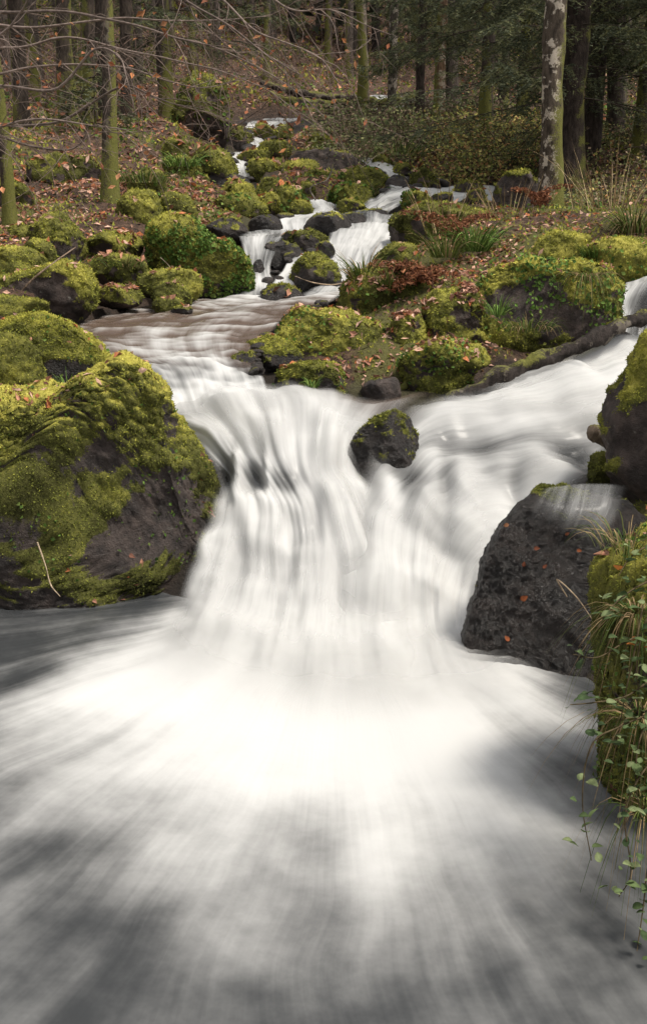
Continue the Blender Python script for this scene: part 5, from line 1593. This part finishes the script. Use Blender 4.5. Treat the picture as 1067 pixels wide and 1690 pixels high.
# ------------------------------------------------------------------ thickets on the right, stuff
def thicket():
    acc = Acc(); r = np.random.default_rng(71)
    n = 560
    pal_g = [(.16, .18, .075), (.11, .13, .055), (.23, .235, .10), (.26, .19, .13), (.16, .12, .08)]
    pal_y = [(.36, .34, .10), (.45, .36, .13), (.24, .25, .07), (.38, .21, .09), (.15, .17, .05)]
    for k in range(n):
        u = r.random()
        if u < .55:
            px, py = r.uniform(545, 800), r.uniform(178, 262)
        elif u < .85:
            px, py = r.uniform(720, 880), r.uniform(225, 282)
        else:
            px, py = r.uniform(930, 1090), r.uniform(215, 320)
        d = 9.8 + (345 - py) * .088 if px < 880 else 9.2 + (345 - py) * .07
        if px < 760 and py > 240:
            d = 17 + (262 - py) * .1
        x = (px - 533.5) / FPX * d
        z = gz(x, d)
        hgt = r.uniform(.08, .36) * (d / 16)
        m = 70
        c = np.stack([x + r.normal(size=m) * .32, d + r.normal(size=m) * .32, z + hgt * r.random(m)], 1)
        pal = pal_y if (720 < px < 880 and py > 215 and r.random() < .75) or (px > 930 and r.random() < .3) else pal_g
        leaves(acc, c, np.tile([0, -.5, .8], (m, 1)), .06 * (d / 16), pal, tilt=.6, aspect=.65, r=r)
        for q in range(3):
            a = r.uniform(0, 6.283)
            p = np.array([(x, d, z), (x + .2 * math.cos(a), d + .2 * math.sin(a), z + hgt), (x + .55 * math.cos(a), d + .55 * math.sin(a), z + hgt * .9)])
            V, F = tube(p, [.006, .004, .002], 3)
            acc.add(V, F, (.09, .06, .045))
    link("bramble_thicket", acc.mesh("bramble_thicket", M_FOL, smooth=False), kind="stuff", label="leafy bramble thicket in green and yellow on the right slope")


thicket()


# ------------------------------------------------------------------ forest-floor leaves and creeping plants
def floor_cover():
    r = np.random.default_rng(72)
    y = GV[:, 1]; x = GV[:, 0]
    pxs = 533.5 + x / np.maximum(y, 1) * FPX
    inview = (y > 3) & (np.abs(pxs - 533) < 640)
    w = inview * (GBED < .3) / np.clip(y, 4, 60) ** 1.35 * np.clip(.55 + 1.1 * fbm(GV * 1.1, 3, 91), .08, 1.3)
    w = w * np.where((pxs < 360) & (y > 6.5) & (y < 13), 2.4, 1) * np.where((pxs > 540) & (pxs < 830) & (y > 5.8) & (y < 9.5), 1.7, 1)
    p, n, _ = scatter(GV, GF, w, 62000, r)
    n[n[:, 2] < 0] *= -1
    sz = np.clip(.0072 * p[:, 1], .045, .15)
    leaves(LITTER, p, n, 1.0 * sz, LIT_PAL, tilt=.5, r=r)
    w2 = inview * (GBED < .5) / np.clip(y, 4, 60) ** 1.35 * np.clip(.1 + 1.5 * fbm(GV * .9, 3, 17), 0, 1.3)
    p, n, _ = scatter(GV, GF, w2, 16000, r)
    n[n[:, 2] < 0] *= -1
    sz = np.clip(.0045 * p[:, 1], .02, .12)
    p[:, 2] += .02 + r.random(len(p)) * .05
    leaves(CREEP, p, n, 1.0 * sz, GRN_PAL + [(.16, .17, .04), (.05, .06, .02)], tilt=.7, aspect=.7, r=r)
    # moss fronds on the ground
    hue = .45 + .3 * fbm(GV * 1.4, 2, 3)
    m = np.clip(GMOSS + .25, 0, 1) * inview * (GBED < .5) / np.clip(y, 4, 60) ** 1.5
    p, n, idx = scatter(GV, GF, m, 60000, r)
    n[n[:, 2] < 0] *= -1
    A, B = frames(n, r.uniform(0, 6.283, len(p)))
    L = np.clip(p[:, 1:2] / 1005 * 3.4, .012, .15) * r.uniform(.5, 1.5, (len(p), 1))
    T = np.stack([p - B * L * .3, p + B * L * .3, p + norm(n * .8 + A * .7) * L], 1).reshape(-1, 3)
    c = moss_col(hue[GF[idx]].mean(1) + r.normal(size=len(p)) * .13)
    link("ground_moss", make_mesh("ground_moss", T, np.arange(len(T)).reshape(-1, 3), M_MOSS, col=np.repeat(c, 3, 0), smooth=False), kind="stuff", label="moss carpet on the forest floor")


floor_cover()
link("leaf_litter", LITTER.mesh("leaf_litter", M_DRY, smooth=False), kind="stuff", label="fallen brown leaves scattered over banks and boulders")
link("creeping_plants", CREEP.mesh("creeping_plants", M_FOL, smooth=False), kind="stuff", label="small creeping green plants on banks and boulders")


# ------------------------------------------------------------------ single leaves and brambles near the camera
def leaf_mesh(name, L, W, mat, col, curl=.2, serr=True):
    """a leaf with a folded midrib and toothed margin"""
    n = 9
    t = np.linspace(0, 1, n)
    w = W * .5 * np.sin(math.pi * np.clip(t, 0, 1) ** .8) ** .8
    if serr:
        w = w * (1 + .08 * (np.arange(n) % 2))
    w[0] = w[-1] = 0.0006
    z = -curl * L * t ** 2
    mid = np.stack([0 * t, t * L, z - .0], 1)
    lf = np.stack([-w, t * L, z + w * .35], 1)
    rt = np.stack([w, t * L, z + w * .35], 1)
    V = np.concatenate([lf, mid, rt])
    i = np.arange(n - 1)
    F = np.concatenate([np.stack([i, i + n, i + n + 1, i + 1], 1), np.stack([i + n, i + 2 * n, i + 2 * n + 1, i + n + 1], 1)])
    c = np.tile(np.array(col), (len(V), 1))
    c[n:2 * n] *= 1.35
    return make_mesh(name, V, F, mat, col=c)


BR_LEAF = [leaf_mesh("leaf", .058, .040, M_FOL, c) for c in ((.065, .095, .038), (.095, .13, .052), (.045, .07, .03), (.15, .18, .085))]
BR_OLD = leaf_mesh("leaf", .055, .036, M_FOL, (.33, .12, .03))


def bramble(pts, label, n, seed, trail=.4):
    r = np.random.default_rng(seed + 2000)
    b = np.array(pts, float)
    p = crom(P(b[:, 0], b[:, 1], b[:, 2]), 30)
    root = bpy.data.objects.new("bramble", None)
    COL.objects.link(root)
    root.location = p[0]
    root["label"] = label; root["category"] = "plant"
    root["group"] = "brambles on the near right bank"
    q = p - p[0]
    V, F = tube(q, np.linspace(.0028, .0012, 30), 5)
    link("stem", make_mesh("stem", V, F, M_FOL, col=np.tile(np.array((.10, .075, .04)), (len(V), 1))), parent=root)
    n = int(n * 1.8)
    for k in range(n):
        i = int(2 + (k + r.random()) / n * 27)
        i = min(i, 29)
        me = BR_LEAF[r.integers(0, 4)] if r.random() > .03 else BR_OLD
        for s in ((0,) if r.random() < .4 else (-1, 1)):
            o = link("leaf", me, parent=root)
            o.location = q[i] + r.normal(size=3) * .018
            o.rotation_euler = (r.uniform(.1, .9), r.normal() * .35, r.uniform(-.6, .6) + math.pi + s * 1.2 + (0 if r.random() < .7 else 1.5))
            sc = r.uniform(.25, .66)
            o.scale = (sc, sc, sc)


bramble([(1067, 960, 2.6), (1040, 975, 2.5), (1010, 1000, 2.45), (985, 1035, 2.4)], "bramble spray reaching left from the upper near bank", 7, 1)
bramble([(1075, 1040, 2.5), (1030, 1060, 2.42), (985, 1085, 2.38), (945, 1080, 2.36)], "bramble shoot pointing at the foot of the black wet boulder", 6, 2)
bramble([(1060, 1000, 2.5), (1045, 1080, 2.42), (1030, 1150, 2.38), (1020, 1210, 2.35)], "leafy bramble hanging down the middle of the near bank", 10, 3)
bramble([(1075, 1120, 2.42), (1030, 1150, 2.35), (975, 1160, 2.3), (940, 1163, 2.28)], "low bramble shoot stretched over the pale water", 6, 4)
bramble([(1067, 1180, 2.4), (1020, 1200, 2.3), (975, 1230, 2.26), (960, 1320, 2.22), (975, 1420, 2.2)], "long bramble trailing into the pool beside the bank", 9, 5)
bramble([(1080, 1250, 2.32), (1050, 1290, 2.26), (1030, 1350, 2.22), (1040, 1440, 2.18), (1020, 1480, 2.16)], "lowest bramble dangling over the dark water at right", 10, 6)
bramble([(1090, 900, 2.7), (1060, 905, 2.62), (1035, 925, 2.58), (1020, 950, 2.55)], "bramble tip on the crest of the near bank", 6, 7)
bramble([(1090, 1350, 2.26), (1070, 1420, 2.2), (1060, 1500, 2.15), (1050, 1570, 2.1)], "bramble at the very bottom of the right edge", 7, 8)

bramble([(1085, 980, 2.55), (1060, 1040, 2.46), (1050, 1110, 2.4), (1058, 1170, 2.36)], "bramble runner hugging the bank at the right edge, upper one", 9, 9)
bramble([(1085, 1160, 2.4), (1055, 1220, 2.33), (1048, 1290, 2.28), (1058, 1350, 2.24)], "bramble runner hugging the bank at the right edge, lower one", 9, 10)

# orange leaves stuck to the wet boulder
_ORL = [leaf_mesh("fallen_leaf", .05, .034, M_DRY, c, curl=.1) for c in ((.24, .075, .03), (.16, .055, .03), (.30, .14, .07))]


def stuck():
    o, W, F, N = BOULDERS["right_wet"]
    r = np.random.default_rng(73)
    spots = [(840, 865), (862, 935), (893, 938), (858, 990), (838, 1060), (950, 910), (880, 905), (930, 880), (985, 930)]
    # project boulder vertices to photograph pixels, nearest one to the viewer wins
    f = W[:, 1] * math.cos(PITCH) - (W[:, 2] - CAM_H) * math.sin(PITCH)
    u = W[:, 1] * math.sin(PITCH) + (W[:, 2] - CAM_H) * math.cos(PITCH)
    px = 533.5 + FPX * W[:, 0] / f; py = 845 - FPX * u / f
    for (sx, sy) in spots:
        s = np.hypot(px - sx, py - sy) + 60 * (f - f.min())
        i = int(np.argmin(s))
        n = Vector(N[i])
        q = n.to_track_quat('Z', 'Y')
        ob = link("fallen_leaf", _ORL[r.integers(0, 3)], label="orange dead leaf stuck on the black wet boulder", cat="leaf", group="leaves on the wet boulder", loc=W[i] + N[i] * .006)
        e = q.to_matrix().to_4x4()
        from mathutils import Matrix
        ob.rotation_euler = (e @ Matrix.Rotation(r.uniform(0, 6.28), 4, 'Z')).to_euler()
        k = r.uniform(.35, .8)
        ob.scale = (k, k, k)


stuck()
